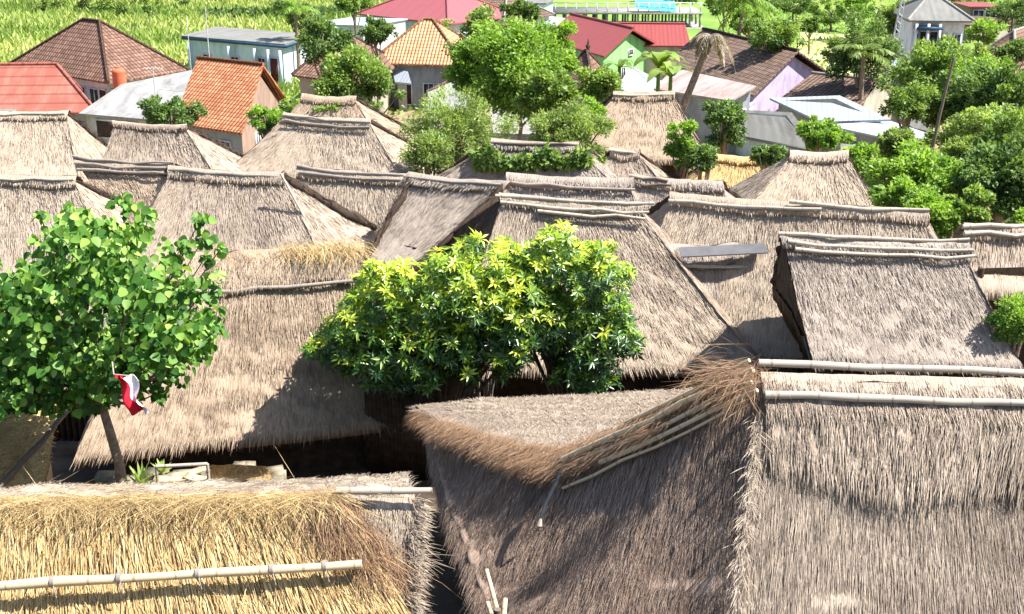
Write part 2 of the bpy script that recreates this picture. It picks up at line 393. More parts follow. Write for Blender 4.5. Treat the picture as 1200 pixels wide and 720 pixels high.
def thatched(label, A, B, ze, slope=45, hl=None, hr=None, FL=None, FR=None, back=1.0, mat='thatch', cap=.3, poles=((.02, .98, 0),), dens=130, L=.34, Wd=.03,
             res=.14, hipcap='lr', wall=True, sag=.07, polemat='bamboo', group='thatched village houses', lift=.06, rad=.045, capmat=None, name='thatched_house', hiprad=.12, BLp=None, BRp=None, leftmat=None):
    RC[0] += 1; sd = RC[0]*7; r = np.random.default_rng(sd)
    A = P(*A); B = P(*B)
    if FL is None: FL = ext(A, hip_pt(A, B, slope, hl, ze), ze)
    else: FL = P(*FL)
    if FR is None: FR = ext(B, hip_pt(A, B, slope, hr, ze), ze)
    else: FR = P(*FR)
    ax = nrm((B-A)*np.array([1, 1, 0])); pr = np.array([-ax[1], ax[0], 0])
    def mirror(F, O):
        o = F-O; return O+ax*(o@ax)-pr*(o@pr)*back+np.array([0, 0, o[2]])
    BL, BR = mirror(FL, A), mirror(FR, B)
    if BLp: BL = P(*BLp)
    if BRp: BR = P(*BRp)
    print('ROOF', label[:40], 'A', A.round(1), 'B', B.round(1), 'FL', FL.round(1), 'FR', FR.round(1))
    ctr = (A+B)/2; base = np.array([ctr[0], ctr[1], ground_z(ctr[1])])
    t = thing(name, label, 'thatched house', group, base)
    rb = MB(); kw = dict(r=r, res=res, dens=dens, L=L, Wd=Wd, lift=lift)
    qs = np.linspace(0, 1, 7)[:, None]; rj = np.random.default_rng(sd+9)
    jz = lambda k: (rj.normal(size=7)*k*np.array([0, 1, 1, 1, 1, 1, 0]))[:, None]*np.array([0, 0, 1.])
    top = A*(1-qs)+B*qs+jz(.014)-np.array([0, 0, .07])*(4*qs*(1-qs)); bot = FL*(1-qs)+FR*qs+jz(.04)
    thatch_patch(rb, Patch(top, bot, sag, sd), **kw)
    thatch_patch(rb, Patch([B, A], [BR, BL], sag, sd+1), r=r, res=res*1.5, dens=dens*.25, L=L, Wd=Wd, lift=lift)
    for (O, F, K, q) in ((A, BL, FL, 2), (B, FR, BR, 3)):
        out = ax*(-.12 if q == 2 else .12)
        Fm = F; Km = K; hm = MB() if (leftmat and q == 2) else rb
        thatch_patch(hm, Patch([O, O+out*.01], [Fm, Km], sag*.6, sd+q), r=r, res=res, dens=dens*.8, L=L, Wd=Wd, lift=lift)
        if hm is not rb: hm.build('shade_hip_end', MT[leftmat], t, origin=base)  # separate dark left end, its shade put into the thatch colour
    rb.build('thatch_roof', MT[mat], t, origin=base)
    up = np.array([0, 0, .08])
    if cap:
        cb = MB(); dF = nrm((FL+FR)/2-(A+B)/2); dB = nrm((BL+BR)/2-(A+B)/2)
        e = ax*.12
        for dd, k in ((dF, 0), (dB, 1)):
            tc = top+up*1.6; tc[0] -= e; tc[-1] += e; pt = Patch(tc, tc+dd*(cap*(.85+.3*rj.random((7, 1)))), -.03, sd+5+k, amp=.03)
            thatch_patch(cb, pt, r, res*.8, dens*1.2 if k == 0 else dens*.3, L*.5, Wd, lift, thick=.08, tone=.6, tr=(.25, 1))
        cb.build('ridge_cap', MT[capmat or mat], t, origin=base)
        for j, (a0, a1, off) in enumerate(poles):
            q = dF*(cap*.75+off)+np.array([0, 0, .185]); 
            po = pole(t, [A+(B-A)*a0+q-base-e, A+(B-A)*a1+q-base+e], rad, polemat, seed=sd+j, wob=.05)
    for c, O, F, off in (('l', A, BL, -1), ('r', B, BR, 1), ('L', A, FL, -1), ('R', B, FR, 1)):
        if c in hipcap:
            hb = MB(); q = np.linspace(0, 1, 14)[:, None]; pts = O*(1-q)+F*q; pts = pts+np.array([0, 0, .04])-np.array([0, 0, 1])*(sag*4*q*(1-q))
            pts = pts+np.random.default_rng(sd).normal(size=pts.shape)*.02
            hb.tube(pts-base, hiprad*.62*(1+.25*np.random.default_rng(sd+2).normal(size=14)), 7)
            d = np.repeat(nrm(F-O)[None], 260, 0); qq = r.random(260)[:, None]; pp = O*(1-qq)+F*qq-np.array([0, 0, 1])*(sag*4*qq*(1-qq))+np.array([0, 0, .12])-base
            strands(hb, pp+r.normal(size=pp.shape)*.04, nrm(d+r.normal(size=d.shape)*.25), np.repeat([[0, 0, 1.]], 260, 0), nrm(np.cross(d, [0, 0, 1.])), .35, Wd, .1, r)
            hb.build('hip_roll', MT['verge'], t)
    if wall:
        cs = V3([FL, FR, BR, BL]); cc = cs.mean(0); wb = MB()
        ins = []
        for c in cs:
            d = cc-c; d[2] = 0; n_ = np.linalg.norm(d); ins.append(c+d/n_*min(1.1, n_*.3))
        gz = base[2]-.4
        for i in range(4):
            a, b = ins[i].copy(), ins[(i+1) % 4].copy(); zt = ze+.45
            wb.poly([[a[0], a[1], gz], [b[0], b[1], gz], [b[0], b[1], zt], [a[0], a[1], zt]])
        # corner posts and plinth
        for a in ins: wb.tube([[a[0], a[1], gz], [a[0], a[1], zt]], .07, 6)
        wb.build('wall', MT['weave'], t, origin=base)
    return t, dict(A=A, B=B, FL=FL, FR=FR, BL=BL, BR=BR, base=base)

# ------------------------------------------------------------------ the ground
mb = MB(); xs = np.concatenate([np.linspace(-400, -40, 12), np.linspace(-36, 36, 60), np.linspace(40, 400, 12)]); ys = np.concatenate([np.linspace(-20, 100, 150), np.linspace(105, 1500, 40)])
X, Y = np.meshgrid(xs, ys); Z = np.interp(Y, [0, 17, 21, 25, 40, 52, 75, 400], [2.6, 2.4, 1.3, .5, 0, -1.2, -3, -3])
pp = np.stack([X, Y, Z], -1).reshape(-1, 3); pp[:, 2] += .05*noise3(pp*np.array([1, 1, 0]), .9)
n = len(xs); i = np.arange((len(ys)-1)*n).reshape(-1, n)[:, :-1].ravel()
mb.add(pp, np.stack([i, i+1, i+n+1, i+n], 1)); tag(mb.build('ground', MT['village_soil_near_shade'], smooth=True), kind='structure')
def ground_patch(name, pix, mat, h=.06):
    mb = MB(); pts = V3([P(a, b, -3+h) for a, b in pix]); mb.poly(pts); return tag(mb.build(name, MT[mat]), kind='structure')
MT['field_soil'] = m_simple('field floor', (.10, .20, .03), (.26, .36, .08), .12, .95)
MT['field_tan'] = m_simple('dry grass floor', (.38, .42, .16), (.62, .56, .30), .15, .95)
MT['lane'] = m_simple('pale dirt lane', (.60, .54, .38), (.76, .69, .50), .6, .95)
mb = MB(); mb.poly([[-300, 93, -2.93], [-8, 93, -2.93], [-4, 600, -2.93], [-300, 600, -2.93]]); tag(mb.build('field_ground', MT['field_soil']), kind='structure')
mb = MB(); mb.poly([[-4, 120, -2.92], [300, 105, -2.92], [300, 600, -2.92], [-4, 600, -2.92]]); tag(mb.build('field_ground', MT['field_soil']), kind='structure')
mb = MB(); mb.poly([P(925, 92, -2.88), P(1010, 95, -2.88), P(1010, 42, -2.88), P(938, 38, -2.88)]); tag(mb.build('grass_clearing', MT['field_tan']), kind='structure')

# crops: upright blades over the far field
def crop(name, n, xr, yr, hgt, keep=None, mat='crop', seed=1, wd=.3):
    r = np.random.default_rng(seed); x = r.uniform(*xr, n); y = r.uniform(*yr, n)
    if keep is not None: m = keep(x, y); x, y = x[m], y[m]
    k = len(x); p = np.stack([x, y, np.full(k, -2.95)], 1); h = hgt*(.6+.6*r.random(k)); a = r.uniform(0, 6.28, k)
    s = np.stack([np.cos(a), np.sin(a), np.zeros(k)], 1); lean = r.normal(size=(k, 3))*.25; lean[:, 2] = 0
    up = np.array([0, 0, 1.])
    v = np.stack([p-s*.04, p+s*wd+up*(h*.6)[:, None]+lean*.6, p+up*h[:, None]+lean*1.6, p-s*wd+up*(h*.55)[:, None]+lean*.4], 1).reshape(-1, 3)
    mb = MB(); g = (noise3(p*np.array([1, 1, 0]), .22, 5)*.25+.5); g = g+.25*np.sin(p[:, 1]*.25+p[:, 0]*.06)+.1; tn = np.repeat(np.clip(g+r.normal(size=k)*.25, 0, 1), 4)
    mb.add(v, np.arange(k*4).reshape(k, 4), None, tn); return tag(mb.build(name, MT[mat]), kind='stuff')
tag(crop('crop_field', 52000, (-110, -12), (94, 215), 1.2, wd=.13, keep=lambda x, y: (x > -.46*y-6) & (x < -.06*y-6)), 'bright green crop field beyond the brown tiled house', 'crops')
tag(crop('grass', 20000, (20, 75), (118, 300), .5, keep=lambda x, y: (x > .2*y-4) & (x < .48*y), seed=3, wd=.1), 'sunlit grass of the clearing behind the trees', 'grass')

# ------------------------------------------------------------------ thatched houses, far to near
T = thatched
T('wide thatched roof at the left edge below the faded red roof', (-60, 133, 4.8), (78, 133, 4.8), 1.9, 42, hl=(-110, 190), hr=(88, 183), mat='thatch_pale', dens=60, L=.4, Wd=.05, res=.25, hipcap='r')
T('small thatched roof with a loose slanting pole, below the dark round tree', (135, 145, 4.5), (216, 149, 4.5), 1.9, 46, hl=(119, 188), hr=(242, 188), mat='thatch', dens=60, L=.4, Wd=.05, res=.25, hipcap='r', cap=.2, poles=())
T('grey thatched roof with a green creeper, right behind the round leafy tree', (357, 113, 4.6), (415, 116, 4.6), 2.0, 44, hl=(328, 145), hr=(434, 145), mat='thatch_warm', dens=50, L=.4, Wd=.05, res=.25, poles=())
T('pale thatched hip roof with double ridge pole beside the orange tiled house', (336, 136, 4.7), (432, 143, 4.7), 1.7, 43, hl=(275, 190), hr=(462, 192), mat='thatch_pale', dens=70, L=.4, Wd=.05, res=.22, polemat='bamboo_grey', poles=((0, 1, 0), (.05, 1, .25)))
T('large thatched roof with brown walls below it, behind the small lime green tree', (722, 110, 4.7), (788, 110, 4.7), 2.35, 50, hl=(690, 150), hr=(812, 150), mat='thatch_warm', dens=70, L=.4, Wd=.05, res=.22)
T('thatched roof half covered by a green creeper in the middle of the village', (580, 166, 4.5), (675, 170, 4.5), 1.8, 42, hl=(520, 206), hr=(712, 208), mat='thatch_grey', dens=70, L=.4, Wd=.05, res=.22, polemat='bamboo_dark', poles=((0, 1, 0), ))
T('smallest peaked thatched roof, right of the creeper covered one', (718, 177, 4.2), (745, 178, 4.2), 1.8, 45, hl=(698, 202), hr=(770, 206), mat='thatch', dens=70, L=.35, Wd=.045, res=.2)
T('golden new thatch roof with a dark slanting edge behind the village ridge', (838, 184, 3.6), (900, 186, 3.6), 1.6, 40, hl=(815, 208), hr=(925, 215), mat='straw', dens=70, L=.35, Wd=.045, res=.2, poles=(), cap=.25)
T('steep thatched roof with squared top beside the leafy wall of trees', (930, 180, 4.9), (990, 180, 4.9), 1.8, 44, hl=(886, 232), hr=(1024, 228), mat='thatch_pale', dens=90, L=.36, Wd=.045, res=.2, poles=(), hipcap='r')
T('long low shaggy thatched roof with ragged dark ridge, behind the central ridge', (742, 208, 4.7), (842, 216, 4.7), 1.8, 42, hl=(735, 232), hr=(856, 240), mat='thatch_grey', dens=90, L=.36, Wd=.045, res=.2, polemat='bamboo_dark', poles=((0, .35, 0), (0, .4, .2)))
T('thatched roof with two long dark poles, left of the crooked dark hip', (90, 190, 5.1), (200, 196, 5.1), 2.0, 44, hl=(102, 208), hr=(215, 240), mat='thatch_warm', dens=90, L=.36, Wd=.045, res=.2, polemat='bamboo_grey', poles=((-.02, 1, -.15), (0, 1, .1), (0, .95, .3)))
T('thatched roof at the left edge behind the broad leaved tree', (-90, 203, 5.0), (86, 211, 5.0), 1.9, 44, hl=(-130, 260), hr=(102, 244), mat='thatch_pale', dens=90, L=.36, Wd=.045, res=.2)
T('broad thatched roof with a white stick on its right slope, above the straw mended ridge', (202, 199, 5.1), (329, 206, 5.1), 1.8, 44, hl=(184, 230), hr=(372, 290), mat='thatch', dens=110, L=.36, Wd=.04, res=.18, polemat='bamboo_grey', hiprad=.2, BLp=(152, 238, 3.6), BRp=(440, 270, 3.6))
T('thatched roof with a pair of dark ridge poles left of the mossy roof', (352, 198, 4.9), (474, 208, 4.9), 1.9, 44, hl=(335, 232), hr=(500, 262), mat='thatch_pale', dens=110, L=.36, Wd=.04, res=.18, polemat='bamboo_grey', poles=((0, 1, -.1), (.03, .98, .12)), hipcap='')
T('pale thatched ridge just behind the central roof', (598, 207, 5.0), (738, 213, 5.0), 2.0, 46, hl=(590, 240), hr=(745, 240), mat='thatch_grey', dens=110, L=.36, Wd=.04, res=.18, hipcap='', polemat='bamboo_grey', poles=((0, 1, .2),))
T('thatched roof streaked with black moss left of the central roof', (484, 207, 5.3), (594, 217, 5.3), 3.3, FL=(428, 306, 3.3), FR=(484, 318, 3.3), mat='thatch_grey', dens=130, L=.36, Wd=.038, res=.16, polemat='bamboo_grey', hipcap='LR', hiprad=.15, poles=((0, .95, 0),))
T('long thatched roof with two bright white ridge poles end to end', (790, 230, 5.3), (1082, 250, 5.3), 2.2, 48, hl=(765, 285), hr=(1096, 282), mat='thatch_pale', dens=120, L=.36, Wd=.038, res=.18, hipcap='l', BLp=(738, 262, 4.2), poles=((0, .58, .1), (.5, 1, -.12)), rad=.05)
T('short thatched roof under a grey sheet strip between two larger roofs', (775, 291, 4.3), (898, 287, 4.3), 1.9, FL=(770, 432, 1.9), FR=(952, 425, 1.9), mat='thatch_grey', dens=150, L=.34, Wd=.032, res=.15, hipcap='', poles=((.05, 1, .35),), cap=.5)
T('thatched roof at the right edge above a strip of zinc', (1135, 267, 5.6), (1300, 263, 5.6), 4.4, 50, hl=(1128, 330), hr=(1310, 330), mat='thatch', dens=150, L=.34, Wd=.032, res=.15, hipcap='', poles=((0, 1, -.1), (0, 1, .1)), rad=.05)
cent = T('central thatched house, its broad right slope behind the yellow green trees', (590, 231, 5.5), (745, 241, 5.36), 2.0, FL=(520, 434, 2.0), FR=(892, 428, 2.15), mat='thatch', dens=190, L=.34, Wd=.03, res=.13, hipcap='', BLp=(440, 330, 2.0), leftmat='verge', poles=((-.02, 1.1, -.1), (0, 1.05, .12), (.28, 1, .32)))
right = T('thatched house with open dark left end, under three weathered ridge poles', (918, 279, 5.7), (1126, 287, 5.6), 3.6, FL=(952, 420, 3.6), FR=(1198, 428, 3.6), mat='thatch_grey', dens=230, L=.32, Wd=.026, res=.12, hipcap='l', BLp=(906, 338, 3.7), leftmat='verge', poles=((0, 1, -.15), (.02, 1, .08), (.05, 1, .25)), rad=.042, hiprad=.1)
left = T('large thatched house in shade of the trees, mended with straw along its ridge', (190, 302, 5.3), (421, 291, 5.3), 2.0, FL=(88, 534, 1.9), FR=(480, 489, 2.2), mat='thatch_warm', dens=260, L=.34, Wd=.026, res=.12, hipcap='', poles=(), cap=.85)
# the pole that holds the cap down, and the straw mending
lt, lg = left
dF = nrm((lg['FL']+lg['FR'])/2-(lg['A']+lg['B'])/2)
pole(lt, [lg['A']+dF*1.0+np.array([-.3, 0, .14])-lg['base'], lg['B']+dF*.85+np.array([.35, 0, .14])-lg['base']], .05, 'bamboo_grey', wob=.05)
r = np.random.default_rng(99); mb = MB()
for (a0, a1, k, off) in ((.62, 1.0, 520, 0), (.2, .6, 60, .02)):
    q = (a0+(a1-a0)*r.random(k))[:, None]; p = lg['A']*(1-q)+lg['B']*q+np.array([0, 0, .14])+r.normal(size=(k, 3))*.07
    d = nrm(np.stack([r.normal(size=k)*.9+.4, -.5-.5*r.random(k), -.35-.4*r.random(k)], 1))
    strands(mb, p, d, np.repeat([[0, -.6, .8]], k, 0), nrm(np.cross(d, [0, -.6, .8])), .55, .022, .08, r)
mb.build('straw_mending', MT['straw'], lt, origin=lg['base'])

# ------------------------------------------------------------------ near right house (sagging hip)
def near_right():
    base = np.array([5, 14, 2.2]); t = thing('thatched_house', 'nearest thatched house at lower right with sagging hip and shaded brown left side', 'thatched house', 'thatched village houses', base)
    R0 = P(893, 447, 7.2); R1 = P(1330, 457, 7.2)
    M = P(660, 551, 5.0); M2 = P(600, 531, 4.7); M3 = P(540, 508, 4.35); C = P(494, 483, 4.0)
    Fc = np.array([R0[0]-.9, R0[1]-3.3, 3.9]); Fr = np.array([R1[0], R1[1]-3.3, 3.9])
    r = np.random.default_rng(5)
    Mh = (R0+M)/2+np.array([0, 0, -.05])
    rb = MB()
    thatch_patch(rb, Patch([R0, R1], [Fc, Fr], .12, 301, .035), r, .09, 1500, .6, .017, .065, jit=.05)
    far_l = [P(491, 479, 3.9), P(560, 472, 3.95), P(650, 466, 3.95), P(760, 460, 3.95), P(880, 452, 3.95), P(1330, 452, 3.95)]
    thatch_patch(rb, Patch([C, M3, M2, M, R0, R1], far_l, .05, 302, .05), r, .1, 520, .3, .022, .08, jit=.5)
    rb.build('thatch_roof', MT['thatch'], t, origin=base)
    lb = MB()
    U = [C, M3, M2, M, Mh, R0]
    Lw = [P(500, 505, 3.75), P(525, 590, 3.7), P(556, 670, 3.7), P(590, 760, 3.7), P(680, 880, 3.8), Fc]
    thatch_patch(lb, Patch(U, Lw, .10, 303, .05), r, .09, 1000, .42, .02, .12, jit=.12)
    # brown tufts that spill over the sagging edge
    k = 5200; g = np.linspace(0, 1, 6); q = r.random(k)**.8*.85; U_ = V3(U)
    p = np.stack([np.interp(q, g, U_[:, i]) for i in range(3)], 1)+r.normal(size=(k, 3))*np.array([.06, .06, .04])+np.array([0, 0, .04])
    d = nrm(np.stack([-.75+r.normal(size=k)*.25, -.55+r.normal(size=k)*.25, -.35-.4*r.random(k)], 1))
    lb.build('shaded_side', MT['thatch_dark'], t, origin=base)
    tb = MB(); strands(tb, p, d, np.repeat([[-.5, -.3, .8]], k, 0), nrm(np.cross(d, [-.5, -.3, .8])), .34, .014, .1, r)
    # hair along the pole bundle
    k = 3000; q = r.random(k)[:, None]; p = M*(1-q)+R0*q+r.normal(size=(k, 3))*.05+np.array([-.05, .28, .10])
    d = nrm(np.stack([-.42+r.normal(size=k)*.3, -.7+r.normal(size=k)*.25, -.4-.5*r.random(k)], 1))
    strands(tb, p, d, np.repeat([[-.4, -.5, .8]], k, 0), nrm(np.cross(d, [-.4, -.5, .8])), .38, .014, .07, r)
    Cv = V3([P(520, 494, 4.3), P(560, 506, 4.5), P(610, 521, 4.75), P(660, 528, 4.95), P(715, 514, 5.25), P(780, 488, 5.85), P(850, 462, 6.6)]); k = 5200; q = r.random(k)
    p = np.stack([np.interp(q, np.linspace(0, 1, 7), Cv[:, i]) for i in range(3)], 1)+r.normal(size=(k, 3))*np.array([.05, .1, .03])+np.array([0, 0, .04])
    d = nrm(np.stack([-.45+r.normal(size=k)*.25, -.85+r.normal(size=k)*.2, -.2-.25*r.random(k)], 1))
    strands(tb, p, d, np.repeat([[-.2, -.2, .9]], k, 0), nrm(np.cross(d, [-.2, -.2, .9])), .42, .015, .06, r)
    k = 500; p = R0+r.normal(size=(k, 3))*np.array([.22, .16, .12])+np.array([-.3, 0, .1])
    d = nrm(np.stack([-.9+r.normal(size=k)*.6, -.4+r.normal(size=k)*.5, -.35+r.normal(size=k)*.3], 1))
    strands(tb, p, d, np.repeat([[-.4, -.5, .8]], k, 0), nrm(np.cross(d, [-.4, -.5, .8])), .5, .014, .1, r)
    tb.build('loose_tufts', MT['straw_brown'], t, origin=base)
    # bundle of bamboo along the hip
    for i, (a, b, rd, dx) in enumerate(((0.0, .95, .046, (0, -.12, .24)), (-.02, .93, .036, (.02, -.26, .15)), (.2, .95, .034, (0, -.38, .07)), (.0, .8, .022, (0, -.46, -.02)), (.35, .94, .03, (0, .02, .30)))):
        dv = V3(dx); pole(t, [M+(R0-M)*a+dv-base, M+(R0-M)*b+dv-base+np.array([0, 0, .05])], rd, 'bamboo_yellow', name='hip_pole', seed=i, wob=.03)
    # ridge cap and poles
    cb = MB(); dF = nrm(V3([0, -1, -1.0])); up = np.array([0, 0, .09])
    thatch_patch(cb, Patch([R0+up+[0, .12, -.02], R1+up+[0, .12, -.02]], [R0+up+dF*.42, R1+up+dF*.42], -.02, 320, .03), r, .08, 900, .26, .02, .05, thick=.06, tone=.6)
    thatch_patch(cb, Patch([R0+up*.9+dF*.3, R1+up*.9+dF*.3], [R0+up*.5+dF*.8, R0*.7+R1*.3+up*1.1+dF*1.25, R0*.4+R1*.6+up+dF*1.12, R1+up*.9+dF*1.15], 0, 321, .07), r, .08, 1000, .42, .021, .10, thick=.10, tone=.55)
    cb.build('ridge_cap', MT['thatch'], t, origin=base)
    pole(t, [R0+[-.0, .22, .16]-base, R1+[0, .22, .12]-base], .05, 'bamboo', seed=31)
    pole(t, [R0+dF*.36+[-.02, 0, .2]-base, R1+dF*.36+[0, 0, .16]-base], .048, 'bamboo', seed=32)
    # plaited pale edge of the front slope
    eb = MB(); Q = np.linspace(0.12, 1, 30)[:, None]; ed = R0*(1-Q)+Fc*Q; ed = ed+nrm([-.3, -.6, .7])*.03
    for i in range(29):
        a = ed[i]; k = 26; d = nrm(np.stack([r.normal(size=k)*.35+(.25 if i % 2 else -.4), -.6+r.normal(size=k)*.2, -.7+r.normal(size=k)*.15], 1))
        p = a+r.normal(size=(k, 3))*.035
        strands(eb, p, d, np.repeat([[-.4, -.5, .7]], k, 0), nrm(np.cross(d, [-.4, -.5, .7])), .2, .022, .08, r, (.7, 1))
    eb.build('plaited_edge', MT['thatch_pale'], t, origin=base)
    wb = MB(); z0, z1 = 1.6, 4.3
    c = [V3(P(560, 500, 3.9)), Fc+[1.2, 1.2, 0], Fr+[0, 1.2, 0], far_l[-1]-np.array([0, 1, 0])]
    c = [np.array([.2, 18.4, 0]), np.array([1.2, 14.3, 0]), np.array([3.4, 11.8, 0]), np.array([11, 11.8, 0]), np.array([11, 18.6, 0])]
    for i in range(5):
        a, b = c[i], c[(i+1) % 5]; wb.poly([[a[0], a[1], z0], [b[0], b[1], z0], [b[0], b[1], z1], [a[0], a[1], z1]])
    wb.build('wall', MT['weave'], t, origin=base)
    # small dark strap caught on the shaded side
    M_ = P(662, 560, 5.06); a1 = P(645, 595, 4.78); a2 = P(640, 610, 4.66); sb = MB(); off = np.array([-.08, -.12, .1])
    sb.tube(V3([M_, (M_+a1)/2, a1, a2])+off-base, [.035, .03, .028, .022], 6); sb.build('hanging_strap', MT['glass'], t)
    kb = MB(); kb.tube(V3([a2+off, a2+off+[-.02, -.02, -.1]])-base, [.02, .045], 7); kb.build('strap_end', MT['bamboo'], t)
near_right()

# ------------------------------------------------------------------ near left house with fresh straw
def near_left():
    base = np.array([-4.5, 12, 2.4]); t = thing('thatched_house', 'nearest thatched house at lower left, covered with golden fresh straw under a long bamboo pole', 'thatched house', 'thatched village houses', base)
    r = np.random.default_rng(15)
    R1 = P(486, 583, 6.2); R0 = P(-140, 592, 6.2)
    F1 = R1+[-.05, -2.6, -2.5]; F0 = R0+[0, -2.6, -2.5]
    B1 = P(478, 557, 5.7); Bm = P(330, 563, 5.7); B0 = P(-140, 575, 5.7)
    rb = MB()
    thatch_patch(rb, Patch([R0, R1], [F0, F1], .03, 401, .04), r, .08, 800, .3, .018, .04, jit=.2)
    thatch_patch(rb, Patch([R1, (R0+R1)/2, R0], [B1, Bm, B0], .0, 402, .05), r, .08, 500, .2, .018, .04, jit=.4, thick=.3)
    # right verge: hanging fringe
    k = 2600; q = r.random(k)[:, None]; p = R1*(1-q)+F1*q+np.array([-.02, 0, .0])+r.normal(size=(k, 3))*np.array([.03, .03, .04])
    d = nrm(np.stack([.75+r.normal(size=k)*.3, -.35+r.normal(size=k)*.3, -.45+r.normal(size=k)*.35], 1))
    strands(rb, p, d, np.repeat([[.3, -.3, .9]], k, 0), nrm(np.cross(d, [.3, -.3, .9])), .22, .018, .05, r)
    # body of the verge below
    rb.poly([R1, F1, F1-[.12, 0, .45], R1-[.12, 0, .45]], .3); rb.poly([R1, B1, B1-[.12, 0, .45], R1-[.12, 0, .45]], .3)
    rb.build('thatch_roof', MT['thatch_pale'], t, origin=base)
    sb = MB()
    up = np.array([0, -.05, .10])
    S0 = R0+up; S1 = P(395, 584, 6.2)+up; S2 = F0+up; S3 = P(474, 720, 5.28); S3 = S1+(S3+up-S1)*2.0
    pt = Patch([S0, S1], [S2, S3], 0, 403, .06); pt.grid(sb, .07, .06, tone=.35)
    for n_, L_, w_, lf, j in ((34000, .6, .034, .07, .07), (3500, .8, .022, .11, .35)):
        a, tt = pt.sample(n_, r); tt = tt*.9; p, d, nn, sd = pt.frames(a, tt); strands(sb, p, d, nn, sd, L_, w_, lf, r, (0, 1), j, None)
    # tangled top edge
    k = 2600; q = r.random(k)[:, None]; p = S0*(1-q)+S1*q+r.normal(size=(k, 3))*np.array([.05, .05, .03])
    d = nrm(np.stack([r.normal(size=k)*.8+.3, -.6+r.normal(size=k)*.3, -.25+r.normal(size=k)*.25], 1))
    strands(sb, p, d, np.repeat([[0, -.6, .8]], k, 0), nrm(np.cross(d, [0, -.6, .8])), .55, .013, .12, r)
    sb.build('fresh_straw', MT['straw'], t, origin=base)
    # rusty clump at the straw's right end
    cb = MB(); k = 4200; c0 = P(370, 590, 6.1); c1 = P(440, 680, 5.4); q = r.random(k)[:, None]**.8
    p = c0*(1-q)+c1*q+r.normal(size=(k, 3))*np.array([.16, .1, .05])+np.array([0, -.05, .24])
    d = nrm(np.stack([.35+r.normal(size=k)*.28, -.62+r.normal(size=k)*.2, -.6+r.normal(size=k)*.2], 1))
    strands(cb, p, d, np.repeat([[.1, -.6, .8]], k, 0), nrm(np.cross(d, [.1, -.6, .8])), .5, .014, .12, r, droop=.1)
    cb.build('rust_straw_clump', MT['straw_brown'], t, origin=base)
    mb = MB()
    for i in range(14):   # stiff stray stems past the verge
        a = P(482+r.uniform(-6, 4), r.uniform(638, 668), 5.45); dx = r.uniform(.25, .55); b = a+[dx, -.05, r.uniform(-.25, .12)]; m = (a+b)/2+[0, 0, r.uniform(.0, .09)]
        mb.tube(V3([a, m, b])-base, [.008, .007, .003], 4)
    mb.build('stray_stems', MT['thatch_pale'], t)
    s0 = P(-60, 689, 5.74); s1 = P(424, 661, 5.86); pole(t, [s0-base, s1-base], .055, 'bamboo_yellow', name='holding_pole', wob=.015, seed=3, n=10)
    for u in (.25, .41, .6, .78, .91):
        k_ = MB(); c_ = s0*(1-u)+s1*u-base; k_.tube([c_+[-.02, 0, 0], c_+[.02, 0, .005]], .068, 9); k_.tube(V3([c_, c_+[.02, -.07, -.03], c_+[.05, -.1, -.14]]), .008, 4); k_.build('tie', MT['bamboo_grey'], t)
    pole(t, [P(395, 584, 6.25)+[0, 0, .1]-base, P(507, 584, 6.25)+[0, 0, .1]-base], .042, 'bamboo', name='ridge_pole', seed=4, wob=.005)
    wb = MB()
    for a, b in (((-11, 13.4), (-1.5, 13.4)), ((-1.5, 13.4), (-1.5, 11)), ((-1.5, 11), (-11, 11))):
        wb.poly([[*a, 1.8], [*b, 1.8], [*b, 5.4], [*a, 5.4]])
    wb.build('wall', MT['weave'], t, origin=base)
near_left()

# far-left lean-to with its lit right slope
def lean_to():
    base = np.array([-10.5, 19.5, 1.5]); t = thing('thatched_shed', 'low shed with sandy sloping top at the left edge under the broad leaved tree', 'shed', None, base)
    mb = MB(); q = [P(-80, 470, 4.0), P(66, 468, 3.0), P(40, 615, 2.2), P(-80, 640, 3.0)]
    pt = Patch([q[0], q[3]], [q[1], q[2]], .03, 501, .05); pt.grid(mb, .12, .15); r = np.random.default_rng(66); a_, t_ = pt.sample(9000, r); p_, d_, n_, sd_ = pt.frames(a_, t_); strands(mb, p_, d_, n_, sd_, .14, .03, .03, r, (0, 1), .9)
    mb.build('sloping_top', MT['straw'], t, origin=base)
    pole(t, [P(-10, 588, 2.75)+[0, 0, .1]-base, P(84, 482, 3.15)+[0, 0, .1]-base], .06, 'bamboo_dark', name='slanting_pole')
    wb = MB(); 
    for a, b in ((1, 2), (2, 3)):
        A_, B_ = q[a]-[.3, 0, 0], q[b]-[.3, 0, 0]; wb.poly([[A_[0], A_[1], 1], [B_[0], B_[1], 1], B_-[0, 0, .1], A_-[0, 0, .1]])
    wb.build('wall', MT['weave'], t, origin=base)
lean_to()

